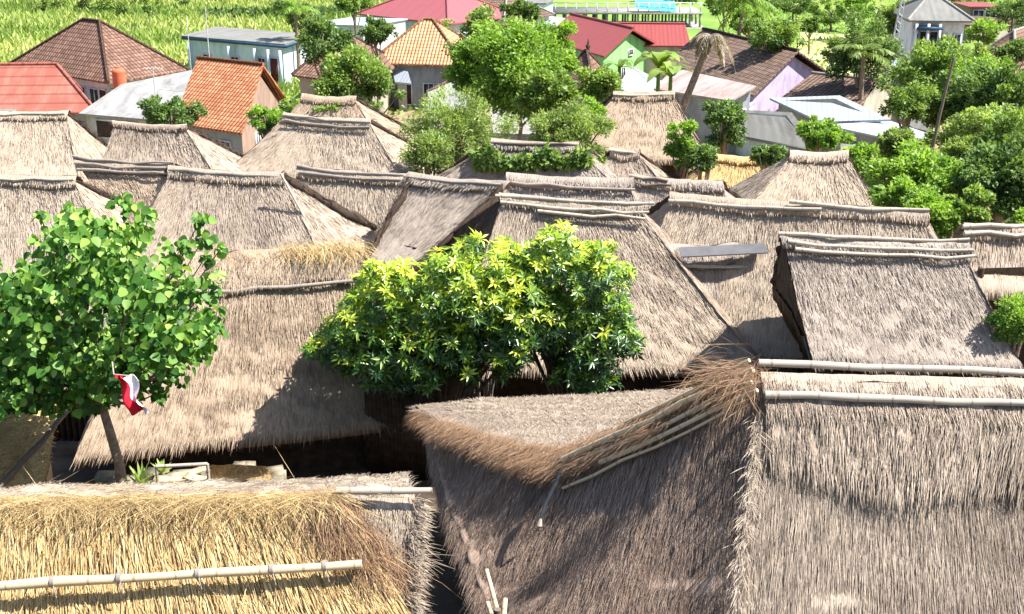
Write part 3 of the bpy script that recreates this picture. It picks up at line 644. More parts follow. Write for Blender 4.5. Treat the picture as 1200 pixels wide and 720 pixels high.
# ------------------------------------------------------------------ trees
def leaf_mesh(mb, p, ax, nn, L, W, kind, tone):
    """p base points, ax leaf axis, nn leaf normal"""
    k = len(p); ax = nrm(ax); sd = nrm(np.cross(ax, nn)); nn = np.cross(sd, ax)
    if kind == 'heart':
        T_ = np.array([[0, 0, 0], [.12, .42, .04], [.42, .5, .06], [.78, .25, .0], [1, 0, -.08], [.78, -.25, 0], [.42, -.5, .06], [.12, -.42, .04], [.45, 0, -.05]])
        F_ = np.array([[0, 1, 2, 8], [8, 2, 3, 4], [8, 4, 5, 6], [0, 8, 6, 7]])
    elif kind == 'long':
        T_ = np.array([[0, 0, 0], [.45, .5, .08], [1, 0, -.12], [.45, -.5, .08], [.5, 0, 0]]); F_ = np.array([[0, 4, 2, 1], [0, 3, 2, 4]])
    else:
        T_ = np.array([[0, 0, 0], [.5, .5, .05], [1, 0, -.1], [.5, -.5, .05]]); F_ = np.array([[0, 3, 2, 1]])
    m = len(T_)
    v = (p[:, None]+ax[:, None]*(T_[:, 0][None, :, None]*L[:, None, None])+sd[:, None]*(T_[:, 1][None, :, None]*W[:, None, None])+nn[:, None]*(T_[:, 2][None, :, None]*L[:, None, None])).reshape(-1, 3)
    f = (F_[None]+(np.arange(k)*m)[:, None, None]).reshape(-1, 4)
    mb.add(v, f, None, np.repeat(tone, m))
def crown_points(n, c, rad, r, clumps, csize, shell=.6):
    """clump centres in an uneven ellipsoid, leaves around them"""
    u = nrm(r.normal(size=(clumps, 3))); q = (shell+(1-shell)*r.random(clumps))[:, None]
    cc = u*q*rad*(.55+.65*r.random((clumps, 1))); cc[:, 2] = np.where(cc[:, 2] < -.8*rad[2], -.8*rad[2]*r.random(clumps), cc[:, 2])
    cs = csize*(.6+.8*r.random(clumps)); w = cs**2; idx = r.choice(clumps, n, p=w/w.sum())
    off = nrm(r.normal(size=(n, 3)))*(r.random(n)**.45)[:, None]*cs[idx][:, None]*np.array([1, 1, .75])
    return c+cc[idx]+off, cc[idx]+off, idx, c+cc
def tree(name, label, c, rad, base, mat='leaf_mid', n=2600, clumps=26, lsize=.3, kind='leaf', group=None, seed=1, trunk_r=.15, bark='bark', cat='tree', aspect=.55, csize=None, toptone=.25, trunk_top=None, lean=None, shell=.6):
    r = np.random.default_rng(seed); rad = V3(rad); c = V3(c); base = V3(base)
    t = thing(name, label, cat, group, base)
    csize = csize or float(rad.mean())*.36; rad = rad*(1+.12*r.normal(size=3)*.5)
    p, off, idx, cc = crown_points(n, c, rad, r, clumps, csize, shell)
    tb = r.random(clumps); ax = nrm(off/rad+r.normal(size=(n, 3))*.8+np.array([0, 0, .1])); nn = nrm(r.normal(size=(n, 3))*.6+np.array([0, -.15, 1.]))
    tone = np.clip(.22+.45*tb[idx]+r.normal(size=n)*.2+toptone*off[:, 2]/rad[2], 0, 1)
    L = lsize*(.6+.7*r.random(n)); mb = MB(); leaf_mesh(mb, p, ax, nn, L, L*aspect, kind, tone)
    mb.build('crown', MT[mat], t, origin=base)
    tk = MB(); top = c+[0, 0, rad[2]*.2]; q = np.linspace(0, 1, 7)[:, None]; pts = base*(1-q)+top*q; pts[1:-1] += r.normal(size=(5, 3))*.04*np.linalg.norm(top-base)*np.array([1, 1, 0])*.3
    pts[0, 2] -= .3; tk.tube(pts-base, np.linspace(trunk_r, trunk_r*.35, 7), 7)
    for j in r.choice(clumps, min(10, clumps), replace=False):
        s = pts[3+(j % 3)]; m = (s+cc[j])/2+[0, 0, -.08*rad[2]]; tk.tube(V3([s, m, cc[j]])-base, [trunk_r*.5, trunk_r*.3, trunk_r*.12], 5)
    tk.build('trunk', MT[bark], t, smooth=True)
    return t
def gb(c): return np.array([c[0], c[1], ground_z(c[1])])

# the broad leaved tree at left
def heart_tree():
    base = P(146, 590, 2.0); base[2] = 1.9
    t = thing('broad_leaved_tree', 'leafy tree with large heart shaped leaves at the left, on a leaning bare trunk', 'tree', None, base)
    Y = base[1]; r = np.random.default_rng(21)
    fork = PY(118, 470, Y-.1)
    tk = MB(); pts = V3([base-[0, 0, .3], PY(140, 545, Y), PY(130, 510, Y), fork]); tk.tube(pts-base, [.12, .095, .085, .075], 9)
    # clump list in picture px: x, y, radius px, dy
    cl = [(30, 420, 48), (70, 400, 50), (120, 420, 48), (170, 400, 42), (215, 400, 36), (245, 372, 26), (20, 350, 40), (60, 330, 40), (105, 330, 44), (150, 345, 44), (195, 345, 38), (240, 335, 24),
          (90, 275, 34), (130, 290, 38), (165, 265, 26), (150, 235, 16), (60, 285, 22), (40, 310, 20), (190, 300, 24), (228, 255, 12), (238, 278, 13), (215, 285, 12), (262, 290, 10), (248, 300, 8), (235, 375, 16), (255, 400, 16), (268, 385, 7), (180, 250, 10),
          (10, 450, 40), (60, 455, 34), (110, 450, 34), (160, 445, 30), (205, 435, 24), (-30, 400, 50), (-30, 330, 40), (-60, 440, 50), (190, 460, 14), (85, 245, 9), (55, 250, 7), (90, 470, 16), (40, 470, 18)]
    mb = MB(); sc = Y/FPX*1.04
    for i, (x, y, rp) in enumerate(cl):
        for dy in ((-.9, 0, .9) if rp > 30 else (0,)):
            c = PY(x+(r.normal()*6), y, Y+dy+r.normal()*.25); R_ = rp*sc; n = int(9+rp*rp*.070)
            o = nrm(r.normal(size=(n, 3)))*(r.random(n)**.5)[:, None]*R_; p = c+o
            ax = nrm(np.stack([r.normal(size=n)*.7, r.normal(size=n)*.5-.25, -.35-.6*r.random(n)], 1)); nn = nrm(np.stack([r.normal(size=n)*.55+.1, r.normal(size=n)*.5-.45, np.full(n, .75)], 1))
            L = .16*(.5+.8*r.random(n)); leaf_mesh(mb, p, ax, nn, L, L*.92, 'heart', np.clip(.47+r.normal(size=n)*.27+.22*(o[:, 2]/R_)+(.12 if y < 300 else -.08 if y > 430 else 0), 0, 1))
            if dy == 0 or rp > 40:
                m = (fork+c)/2+np.array([0, 0, -.15]); tk.tube(V3([fork, m, c])-base, [.045, .025, .008], 5)
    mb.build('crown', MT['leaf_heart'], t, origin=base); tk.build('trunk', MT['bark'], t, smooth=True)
heart_tree()

def whorl_tree(label, cl, Y, basepx, seed, tr=.12, bright=0.):
    r = np.random.default_rng(seed); base = PY(*basepx, Y); base[2] = ground_z(Y)
    t = thing('glossy_leaved_tree', label, 'tree', 'yellow green trees between the roofs', base); mb = MB(); tk = MB()
    fork = base+[0, 0, .9]; tk.tube(V3([base-[0, 0, .3], base+[.05, 0, .45], fork])-base, [tr, tr*.85, tr*.7], 8); sc = Y/FPX*1.06
    cl = list(cl)+[(x+math.cos(a_)*rp*1.15, y-abs(math.sin(a_))*rp*.75, r.uniform(6, 11)) for x, y, rp in cl if rp > 24 for a_ in r.uniform(0, 6.28, 2)]
    for i, (x, y, rp) in enumerate(cl):
        for dy in (-1.1, -.4, .4, 1.0):
            c = PY(x+r.normal()*5, y+r.normal()*4, Y+dy); R_ = rp*sc
            if dy in (-.4,): tk.tube(V3([fork, (fork+c)/2+[0, 0, .1], c])-base, [.05, .03, .01], 5)
            k = int(5+rp*rp*.032); o = nrm(r.normal(size=(k, 3)))*(.45+.55*r.random(k))[:, None]*R_; wc = c+o
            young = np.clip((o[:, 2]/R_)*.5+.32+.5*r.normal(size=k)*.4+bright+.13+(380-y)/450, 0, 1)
            for w in range(k):
                m = r.integers(7, 12); th = np.linspace(0, 6.28, m, endpoint=False)+r.random()*6; axd = nrm(o[w]/R_*.7+np.array([.1, -.25, .6]))
                a = nrm(np.cross(axd, [.3, .2, 1.])); b = np.cross(axd, a); 
                dirs = nrm(a*np.cos(th)[:, None]+b*np.sin(th)[:, None]+axd*r.uniform(-.1, .75, m)[:, None]); nn = nrm(axd+r.normal(size=(m, 3))*.25)
                L = .18*(.5+.8*r.random(m)); leaf_mesh(mb, np.repeat(wc[w][None], m, 0)+dirs*.015, dirs, nn, L, L*.30, 'long', np.clip(young[w]+r.normal(size=m)*.12, 0, 1))
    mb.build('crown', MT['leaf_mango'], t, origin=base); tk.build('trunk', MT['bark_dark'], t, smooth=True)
whorl_tree('wider of the two yellow green trees growing between the thatched roofs, the left one',
           [(395, 395, 24), (420, 375, 30), (450, 345, 34), (440, 410, 34), (480, 400, 36), (485, 360, 36), (475, 328, 20), (450, 325, 16), (520, 345, 36), (520, 395, 36), (540, 310, 20), (560, 345, 34), (565, 390, 34), (600, 380, 30), (605, 410, 22), (505, 430, 22), (465, 435, 22), (585, 305, 18), (612, 345, 24), (600, 375, 26), (378, 405, 16), (400, 425, 14), (435, 440, 14), (390, 410, 18), (545, 418, 20), (540, 438, 16), (588, 425, 18), (480, 445, 18), (510, 445, 14), (515, 315, 16), (555, 288, 9)], 23.4, (520, 470), 41)
whorl_tree('taller of the two yellow green trees growing between the thatched roofs, the right one',
           [(655, 285, 20), (640, 305, 26), (680, 305, 26), (620, 325, 26), (660, 335, 34), (700, 330, 26), (640, 370, 32), (685, 375, 34), (718, 355, 20), (715, 395, 26), (670, 410, 30), (700, 430, 24), (640, 400, 20), (725, 375, 16), (685, 448, 14), (700, 450, 12), (668, 440, 18), (735, 400, 14), (610, 345, 20), (615, 385, 20), (615, 300, 14)], 23.8, (665, 470), 42, bright=-.12)


# ------------------------------------------------------------------ background buildings
def corners3(L, F, Rr, ze):
    l, f, q = P(*L, ze), P(*F, ze), P(*Rr, ze); return [l, f, q, l+q-f]
def corners2(L, Rr, ze, depth):
    l, q = P(*L, ze), P(*Rr, ze); d = nrm(np.array([-(q-l)[1], (q-l)[0], 0])); return [l, q, q+d*depth, l+d*depth]
def add_window(parent, a, b, u, zc, w, h, kind='window', origin=None, frame='white', pane='glass', bars=True):
    """opening in the wall running a-b (seen from outside), u along it"""
    ax = nrm((b-a)*np.array([1, 1, 0])); out = np.array([ax[1], -ax[0], 0]); c = a+(b-a)*u; c = np.array([c[0], c[1], zc])-origin
    M = [ax, out, [0, 0, 1.]]
    fb = MB(); tk = .09
    for sx in (-1, 1): fb.box(c+ax*sx*(w/2)+out*.03, (tk, .12, h+tk), ax=M)
    for sz in (-1, 1): fb.box(c+np.array([0, 0, sz*h/2])+out*.035, (w-tk, .12, tk), ax=M)
    if bars: fb.box(c+out*.03, (.05, .07, h-tk), ax=M)
    o = fb.build(kind, MT[frame], parent); pb = MB(); pb.box(c+out*.01, (w-tk, .04, h-tk), ax=M); pb.build('panel' if kind == 'door' else 'pane', MT[pane], o)
    return o
def building(label, C, ridge=None, form='hip', roof='tile_brown', wall='white', zg=-3, over=.45, wins=(), name='tiled_house', cat='house', rt=None, group=None, thick=.12, ridgemat='concrete', wallmat2=None, rheight=None):
    """C: eave corners left, front, right, back. ridge: (z of ridge, share of the long edge it covers) parallel to edge C0-C1 ('a') or C1-C2 ('b')"""
    C = [V3(c) for c in C]; ctr = sum(C)/4; ze = C[0][2]; base = np.array([ctr[0], ctr[1], zg]); t = thing(name, label, cat, group, base)
    rb = MB(); faces = []; rid = []
    def uvs(pts, e):     # st: along the eave, down the slope
        pts = V3(pts); ax = nrm(e); n_ = nrm(np.cross(pts[1]-pts[0], pts[2]-pts[0])); dn = nrm(np.cross(ax, n_)); 
        return np.stack([(pts-pts[0])@ax+50, (pts-pts[0])@dn*(-1 if dn[2] > 0 else 1)+50], 1)
    if form in ('hip', 'gable'):
        zr, share, along = ridge
        if along == 'b': C = [C[1], C[2], C[3], C[0]]
        m0, m1 = (C[0]+C[3])/2, (C[1]+C[2])/2; mid = (m0+m1)/2; a = mid+(m0-mid)*share; b = mid+(m1-mid)*share; a[2] = b[2] = zr
        faces = [([C[0], C[1], b, a], C[1]-C[0]), ([C[2], C[3], a, b], C[3]-C[2])]
        if form == 'hip': faces += [([C[1], C[2], b], C[2]-C[1]), ([C[3], C[0], a], C[0]-C[3])]; rid = [(a, b), (a, C[0]), (a, C[3]), (b, C[1]), (b, C[2])]
        else: rid = [(a, b)]
    else: faces = [(C, C[1]-C[0])]
    for pts, e in faces: rb.prism(pts, thick, uv=uvs(pts, e))
    rb.build('roof', MT[roof], t, origin=base)
    if rid:
        k = MB()
        for p, q in rid: k.tube([p-base+[0, 0, .04], q-base+[0, 0, .04]], .11, 6)
        k.build('ridge_tiles', MT[ridgemat], t)
    wb = MB(); W = []
    for c in C:
        d = ctr-c; d[2] = 0; W.append(c+d*min(.5, over*1.4/np.linalg.norm(d)))
    wb2 = MB()
    for i in range(4):
        wb_ = wb; wb = wb2 if (wallmat2 and i in (1, 3)) else wb
        p, q = W[i], W[(i+1) % 4]; zz = [p[2]-thick-.01, q[2]-thick-.01]
        pts = [[p[0], p[1], zg-.3], [q[0], q[1], zg-.3], [q[0], q[1], zz[1]], [p[0], p[1], zz[0]]]; wb.poly(pts)
        if form == 'gable' and i in (1, 3):
            e = b if i == 1 else a; m = (p+q)/2; f_ = np.linalg.norm(p-q)/np.linalg.norm((C[1]-C[2]))
            wb.poly([[p[0], p[1], zz[0]], [q[0], q[1], zz[1]], [m[0], m[1], zz[0]+(zr-ze)*f_*.97]])
        if wallmat2:
            wb.build('end_wall' if i in (1, 3) else 'wall', MT[wallmat2 if i in (1, 3) else wall], t, origin=base); wb2 = MB(); wb = MB()
            continue
        wb = wb_
    if not wallmat2: wb.build('wall', MT[wall], t, origin=base)
    for (edge, u, zc, w, h, *kw) in wins:
        kw = kw[0] if kw else {}; add_window(t, W[edge], W[(edge+1) % 4], u, zc, w, h, origin=base, **kw)
    return t, C, W, base
def zr_at(C, py): c = sum(V3(c) for c in C)/4; return z_at(c[1], py)
door = dict(kind='door', pane='dark_wood', bars=False)

C = corners3((8, 77), (127, 97), (221, 82), .2)
building('large brown tiled hip roof house with an orange tank at its corner', C, (zr_at(C, 24), .16, 'a'), 'hip', 'tile_brown', 'white', over=.9, ridgemat='tile_brown', wins=((0, .70, -1.2, 1.1, 1.3), (0, .85, -1.2, 1.1, 1.3), (0, .95, -1.6, .9, 2.2, door), (1, .12, -1.6, 1, 2.1, door)))
C = corners2((-90, 134), (114, 132), -.6, 8.5)
C[3] = C[3]-[1, 0, 0]; C[2] = C[2]-[3.4, 0, 0]
zr = zr_at(C, 76); 
building('house with faded red stepped metal roof at the left edge', C, (zr, .62, 'a'), 'hip', 'sheet_red_steps', 'cream', thick=.12, ridgemat='sheet_red_steps')
building('low grey lean-to roof sheet at the left edge above the thatch', corners3((-40, 128), (20, 134), (16, 118), -.4), None, 'flat', 'sheet_grey', 'cream', name='lean_to', cat='lean-to', over=.1)
C = [P(92, 133, -.2), P(208, 143, -.2), P(226, 82, 1.2), P(142, 99, 1.0)]
building('rusty pale zinc shed between the red roof and the orange tiled house', C, None, 'flat', 'sheet_zinc', 'cream', name='zinc_shed', cat='shed', over=.3, wins=((0, .35, -1.1, 3.2, 1.1, dict(pane='dark_wood', bars=False)),))
C = corners3((203, 144), (284, 156), (338, 118), .1)
building('orange tiled gable house with grey wall and dark door, pinkish gable end', C, (zr_at(C, 72), 1, 'a'), 'gable', 'tile_orange', 'greywall', wallmat2='pinkwall', over=.5, ridgemat='tile_orange', wins=((0, .18, -1.5, .7, 1.6, door), (0, .42, -1.7, .85, 2.1, door), (0, .72, -1.1, .9, .9), (1, .35, -1.2, 1., 1.2)))
C = corners3((213, 42), (334, 52), (368, 40), .9)
t, C_, W, b_ = building('pale blue flat roofed house with navy trim and a small porch', C, None, 'flat', 'sheet_grey', 'bluewall', name='flat_roofed_house', over=.35, thick=.3,
         wins=((0, .2, -1., .9, 1.0), (0, .5, -1., .9, 1.0), (0, .78, -1., .8, 1.2), (0, .9, -1.4, 1, 2.2, dict(kind='door', pane='red_wood', bars=False))))
tb = MB()
for i in (0, 1):
    p, q = C[i]-b_, C[i+1]-b_; d = nrm(q-p); o = np.array([d[1], -d[0], 0]); tb.box((p+q)/2+o*.04-[0, 0, .2], (np.linalg.norm(q-p), .06, .22), ax=[d, o, [0, 0, 1.]])
tb.build('roof_trim', MT['navy'], t)
for u in (0.02, .45, .72, .86, .98):
    cb = MB(); p = W[0]*(1-u)+W[1]*u-b_; cb.box([p[0], p[1]-.5, 1.7], (.22, .22, 3.4)); cb.build('column', MT['bluewall'], t)
C = corners3((357, 28), (426, 30), (478, 22), .8)
building('plain white block of a house with a flat pale roof, behind the dark tree', C, None, 'flat', 'sheet_white', 'white', name='flat_roofed_house', over=.2)
C = corners3((342, 88), (438, 100), (468, 73), .2)
building('small brown tiled hip roof house behind the round leafy tree', C, (zr_at(C, 41), .12, 'a'), 'hip', 'tile_brown', 'beige', ridgemat='tile_dark')
C = corners2((432, 74), (545, 77), .4, 7.5)
building('pale orange tiled hip roof house with tall grey walls', C, (zr_at(C, 23), .1, 'a'), 'hip', 'tile_peach', 'greywall', ridgemat='tile_peach', wins=((0, .62, -1.6, .8, 1.1), (0, .8, -1.6, .8, 1.1), (0, .35, -1.7, .9, 2.0, door)))
C = [P(512, 120, -1.6), P(566, 98, -1.6), P(545, 84, .2), P(500, 106, .2)]
building('little brown tiled lean-to in front of the pale orange tiled house', C, None, 'flat', 'tile_dark', 'greywall', name='lean_to', cat='lean-to', over=.15)
building('small white awning sheet beside the round leafy tree', [P(463, 96, -.8), P(482, 98, -.8), P(478, 84, -.1), P(459, 80, -.1)], None, 'flat', 'sheet_white', 'greywall', name='awning', cat='awning', over=.5)
C = corners2((418, 16), (525, 28), .5, 10)
building('crimson metal hip roof house at the top of the picture', C, (zr_at(C, -14), .2, 'a'), 'hip', 'sheet_pink', 'white', ridgemat='sheet_pink', wins=((0, .8, -1, 1.2, 1.2),))
C = corners2((515, 20), (590, 26), .2, 9)
building('weathered grey brown hip roof right of the crimson roof', C, (zr_at(C, -8), .3, 'a'), 'hip', 'tile_dark', 'cream', ridgemat='concrete')
C = corners3((636, 45), (708, 66), (772, 52), .1)
building('red roofed gable house with a lime green end wall', C, (zr_at(C, 26)+.1, 1, 'a'), 'gable', 'sheet_red', 'green', over=.5, thick=.16, ridgemat='sheet_red', name='metal_roofed_house', wins=((1, .55, -.2, .8, .5, dict(pane='dark_wood')), (1, .4, -1.8, .8, 1.)))
C = corners2((700, 53), (810, 54), .1, 8)
building('second red metal roof, running behind the lime green gable', C, (zr_at(C, 28), .92, 'a'), 'gable', 'sheet_red', 'cream', ridgemat='sheet_red', name='metal_roofed_house')
C = corners3((656, 92), (695, 102), (716, 90), -.4)
building('small dark brown tiled pavilion roof with a finial on top', C, (zr_at(C, 60), .05, 'a'), 'hip', 'tile_brown', 'beige', name='pavilion', cat='pavilion', ridgemat='tile_dark')
building('pale bluish sheet roof in front of the lime green gable', [P(722, 108, -.7), P(762, 112, -.7), P(778, 96, -.1), P(738, 77, .2)], None, 'flat', 'sheet_white', 'paleblue', name='sheet_roofed_shed', cat='shed', over=.2)
C = corners3((775, 78), (884, 112), (976, 88), .2)
building('long dark brown tiled roof with a lavender gable end', C, (zr_at(C, 46), 1, 'a'), 'gable', 'tile_dark', 'lavender', over=.5, ridgemat='tile_dark', wins=((1, .62, -.6, .4, .4),))
C = [P(766, 104, .9), P(856, 118, .9), P(886, 101, 1.6), P(790, 80, 1.6)]
building('pale rusty striped sheet roof below the long brown roof, cut by the palm trunk', C, None, 'flat', 'sheet_rust', 'greywall', name='sheet_roofed_house', over=.25, wins=((0, .88, -.2, 1., .7), (1, .5, -.2, 1., .8)))
building('small white gabled outbuilding with little windows by the lavender wall', corners3((832, 125), (872, 129), (892, 113), -.3), None, 'flat', 'sheet_white', 'paleblue', name='outbuilding', cat='outbuilding', over=.15, wins=((0, .3, -1.0, .7, .5), (0, .7, -1.0, .7, .5), (1, .5, -1.0, .7, .5)))
C = corners3((916, 114), (1010, 126), (1052, 104), -.2)
building('low brown roof with ragged ridge beside the lavender gable', C, (zr_at(C, 90), .8, 'a'), 'gable', 'tile_dark', 'beige', ridgemat='concrete', name='tiled_house')
building('upper one of two bright blue white sheet roofs', [P(962, 143, -.5), P(1044, 140, -.2), P(984, 112, .9), P(902, 115, .7)], None, 'flat', 'sheet_white', 'beige', name='sheet_roofed_house', over=.4)
building('lower one of two bright blue white sheet roofs with a beige wall', [P(1058, 166, -1.0), P(1092, 158, -.9), P(1044, 142, -.4), P(966, 146, -.5)], None, 'flat', 'sheet_white', 'beige', name='sheet_roofed_house', over=.3)
building('grey sloping sheet roof right of the bright sheet roofs', [P(1070, 150, -1.2), P(1098, 156, -1.2), P(1066, 126, -.2), P(1040, 128, -.2)], None, 'flat', 'sheet_grey', 'beige', name='sheet_roofed_shed', cat='shed', over=.2)
building('wide grey patchy sheet roof with pale blue walls below', [P(868, 160, -1.2), P(960, 178, -1.2), P(928, 132, .2), P(858, 128, .2)], None, 'flat', 'sheet_grey', 'paleblue', name='sheet_roofed_house', over=.3)
building('beige walled low house under the bright sheet roofs', [P(985, 178, -1.6), P(1068, 180, -1.6), P(1068, 158, -1.2), P(985, 150, -1.2)], None, 'flat', 'sheet_grey', 'beige', name='outbuilding', cat='outbuilding', over=.1)
building('plain grey concrete slab roof between the feathery trees', [P(578, 156, -1.0), P(640, 158, -1.0), P(632, 129, -.8), P(574, 128, -.8)], None, 'flat', 'concrete', 'greywall', name='outbuilding', cat='outbuilding', over=.15)
building('tiny cream shed with pale roof in the yard of the grey walled house', [P(512, 152, -1.4), P(542, 154, -1.4), P(540, 138, -1.2), P(510, 136, -1.2)], None, 'flat', 'sheet_rust', 'cream', name='outbuilding', cat='outbuilding', over=.15)
building('long white roofed building at the top behind the big tree', corners2((560, 16), (690, 36), -.4, 5), None, 'flat', 'sheet_white', 'greywall', name='flat_roofed_house', over=.3)
building('dark teal roofed house at the very top', corners2((545, 2), (640, 4), .6, 6), None, 'flat', 'sheet_grey', 'paleblue', name='flat_roofed_house', over=.3)
building('house with reddish brown tiled roof at the right edge', corners3((1150, 62), (1190, 78), (1260, 48), -.2), (z_at(108, 24), .6, 'b'), 'hip', 'tile_brown', 'pinkwall', wins=((0, .5, -1.6, 1, 1.2),))
building('distant pink house at the top right corner', corners2((1136, 8), (1176, 8), 0, 6), None, 'flat', 'sheet_red', 'pinkwall', name='flat_roofed_house', over=.3, wins=((0, .3, -1, 1.2, 1.2), (0, .7, -1, 1.2, 1.2)))
building('distant brown roofed shed at the top right', corners2((1140, 30), (1200, 24), -1, 6), None, 'flat', 'tile_dark', 'beige', name='shed', cat='shed')
building('low white roof at the right edge among the trees', corners2((1172, 92), (1240, 94), -1.6, 4), None, 'flat', 'sheet_white', 'cream', name='sheet_roofed_shed', cat='shed')
building('grey zinc strip below the thatched roof at the right edge', [P(1140, 352, 2.9), P(1230, 352, 2.9), P(1230, 340, 3.3), P(1148, 340, 3.3)], None, 'flat', 'sheet_white', 'greywall', name='lean_to', cat='lean-to', zg=.8, over=.1)
building('small roof with pale planks right above the right edge thatch', [P(1140, 262, 3.0), P(1230, 262, 3.0), P(1230, 250, 3.3), P(1150, 250, 3.3)], None, 'flat', 'plank', 'weave', name='lean_to', cat='lean-to', zg=.5, over=.1)
# grey sheet strip on the short roof
g = MB(); q = [P(798, 301, 4.28), P(900, 296, 4.32), P(896, 285, 4.46), P(796, 290, 4.44)]; q = [x-np.array([0, 0, 0]) for x in q]; g.prism(q, .03)
tag(g.build('roof_sheet', MT['darkwall']), 'grey sheet laid along the short thatched ridge left of the open ended house', 'sheet')

# two storey villa
C = corners3((1062, 24), (1122, 26), (1140, 16), 2.6); zg = -3
b0 = V3(C[1]); Yv = b0[1]
C = corners2((1064, 24), (1142, 25), 2.9, 8)
t, C_, W, b_ = building('two storey white villa with a grey hip roof among the trees', C, (zr_at(C, -6), .1, 'a'), 'hip', 'sheet_grey', 'brightwhite', name='villa', cat='house', over=.7, ridgemat='concrete',
    wins=((0, .1, .9, .5, 1.9), (0, .62, 1.0, .6, 1.6), (0, .88, 1.0, .6, 1.6), (0, .36, .9, 1.7, 2.2, dict(pane='glass', frame='cream')), (0, .3, -1.6, 1.4, 1.6), (0, .7, -1.6, 1.2, 1.4)))
bb = MB(); a, b = W[0]-b_, W[1]-b_; bb.box((a+b)/2*[1, 1, 0]+[0, -.5, 2.9], (np.linalg.norm(b-a)+.3, 1.1, .22)); bb.build('balcony', MT['white'], t)
for u in (.02, .25, .47): cb = MB(); p = a*(1-u)+b*u; cb.box([p[0], p[1]-.8, 4.3], (.2, .2, 2.7)); cb.build('column', MT['white'], t)
bb = MB(); bb.box((a*.72+b*.28)*[1, 1, 0]+[0, -.5, 5.3], (np.linalg.norm(b-a)*.5, 1.0, .25)); bb.build('canopy', MT['navy'], t)

# unfinished building with columns and a blue tarpaulin
a = P(648, 34, -3); b = P(822, 34, -3); yb = a[1]; base = np.array([(a[0]+b[0])/2, yb+3, -3]); t = thing('unfinished_building', 'unfinished concrete frame building with rows of columns at the top', 'building', None, base)
w = b[0]-a[0]; s_ = MB(); s_.box([0, 0, 1.8], (w, 7, .2)); s_.box([0, 0, .1], (w+.6, 7.6, .2)); s_.build('slab', MT['concrete'], t)
for i in range(15):
    for j in (0, 1, 2):
        c = MB(); c.box([-w/2+.25+i*(w-.5)/14, -3.2+j*3.2, .95], (.22, .22, 1.48)); c.build('column', MT['concrete'], t)
c = MB()
for j in range(15): c.box([-w/2+.25+j*(w-.5)/14, -3.2, 2.42], (.12, .12, 1.02))
c.box([0, -3.2, 2.98], (w, .12, .1)); c.build('parapet', MT['white'], t)
tb = MB(); pt = Patch([[base[0]+w*.05, yb+1, .3], [base[0]+w*.32, yb+1, .1]], [[base[0]+w*.05, yb-.8, -.6], [base[0]+w*.32, yb-.8, -1.0]], .1, 611, .12); pt.grid(tb, .3, 0)
tag(tb.build('tarpaulin', MT['blue_tarp']), 'blue tarpaulin on the unfinished building at the top', 'tarpaulin')

# orange water tank
p = P(141, 104, .3); base = p; t = thing('water_tank', 'orange plastic water tank beside the large brown roof', 'water tank', None, base)
k = MB(); zz = np.linspace(0, 1.7, 14); zz = zz*.8; rr = .44+.015*np.cos(zz*28); rr[-2:] = [.33, .16]; k.tube(np.stack([zz*0, zz*0, zz], 1), rr, 18); k.build('tank_body', MT['tank'], t, smooth=True)
k = MB(); k.tube([[0, 0, 1.36], [0, 0, 1.43]], .18, 14); k.build('lid', MT['tank'], t)
k = MB()
for x, y in ((-.4, -.4), (.4, -.4), (-.4, .4), (.4, .4)): k.tube([[x, y, -3.3], [x, y, -.02]], .05, 6)
k.box([0, 0, -.06], (1.2, 1.2, .1)); k.build('stand', MT['concrete'], t)
# finial on the pavilion, antenna masts, lattice mast, slanting pole, umbrella
k = MB(); c = P(689, 60, zr_at(corners3((656, 92), (695, 102), (716, 90), -.4), 60)); k.tube(V3([[0, 0, 0], [0, 0, .25], [0, 0, .45], [0, 0, .6], [0, 0, 1.0]])+c-[0, 0, .1], [.22, .1, .2, .08, .02], 8)
tag(k.build('roof_finial', MT['tile_dark']), 'dark spiked finial on the small brown pavilion roof', 'finial')
def mast(label, px, py0, py1, y, z0, rad=.03, arms=()):
    b = PY(px, py0, y); top = z_at(y, py1); b[2] = z0; t = thing('antenna_mast', label, 'antenna', 'antenna masts', b)
    k = MB(); k.tube([[0, 0, 0], [0, 0, top-z0]], rad, 6); k.build('mast', MT['metal_grey'], t)
    for h in arms:
        k = MB(); k.tube([[-.5, 0, top-z0-h], [.5, 0, top-z0-h]], .015, 5)
        for x in np.linspace(-.5, .5, 6): k.tube([[x, -.25, top-z0-h], [x, .25, top-z0-h]], .012, 4)
        k.build('antenna', MT['metal_grey'], t)
mast('thin antenna mast above the rusty zinc shed', 183, 120, 78, 66, 1.2, arms=(.1,))
mast('thin pole rising by the pale blue flat roofed house', 243, 40, 8, 76, -3)
mast('slender pole standing left of the pale blue house in the crops', 222, 60, 18, 92, -3)
b = P(1036, 108, -2); top = np.array([b[0]+.7, b[1], z_at(b[1], -8)]); t = thing('lattice_mast', 'tall grey lattice mast leaning slightly, left of the villa', 'mast', None, b)
k = MB()
for dx, dy in ((-.25, -.2), (.25, -.2), (0, .25)): k.tube(V3([[dx, dy, 0], top-b+[dx*.6, dy*.6, 0]]), .04, 5)
h = top[2]-b[2]
for i in range(26):
    q0, q1 = i/26, (i+1)/26; o0, o1 = (top-b)*q0, (top-b)*q1; sgn = 1 if i % 2 else -1
    k.tube([o0+[-.25*sgn*(1-.4*q0), -.2, 0], o1+[.25*sgn*(1-.4*q1), -.2, 0]], .025, 4, cap=False); k.tube([o0+[-.25*sgn*(1-.4*q0), -.2, 0], o1+[0, .25, 0]], .02, 4, cap=False)
k.build('lattice', MT['metal_grey'], t); k = MB(); k.box([0, 0, 0], (.9, .9, .6)); k.build('footing', MT['concrete'], t)
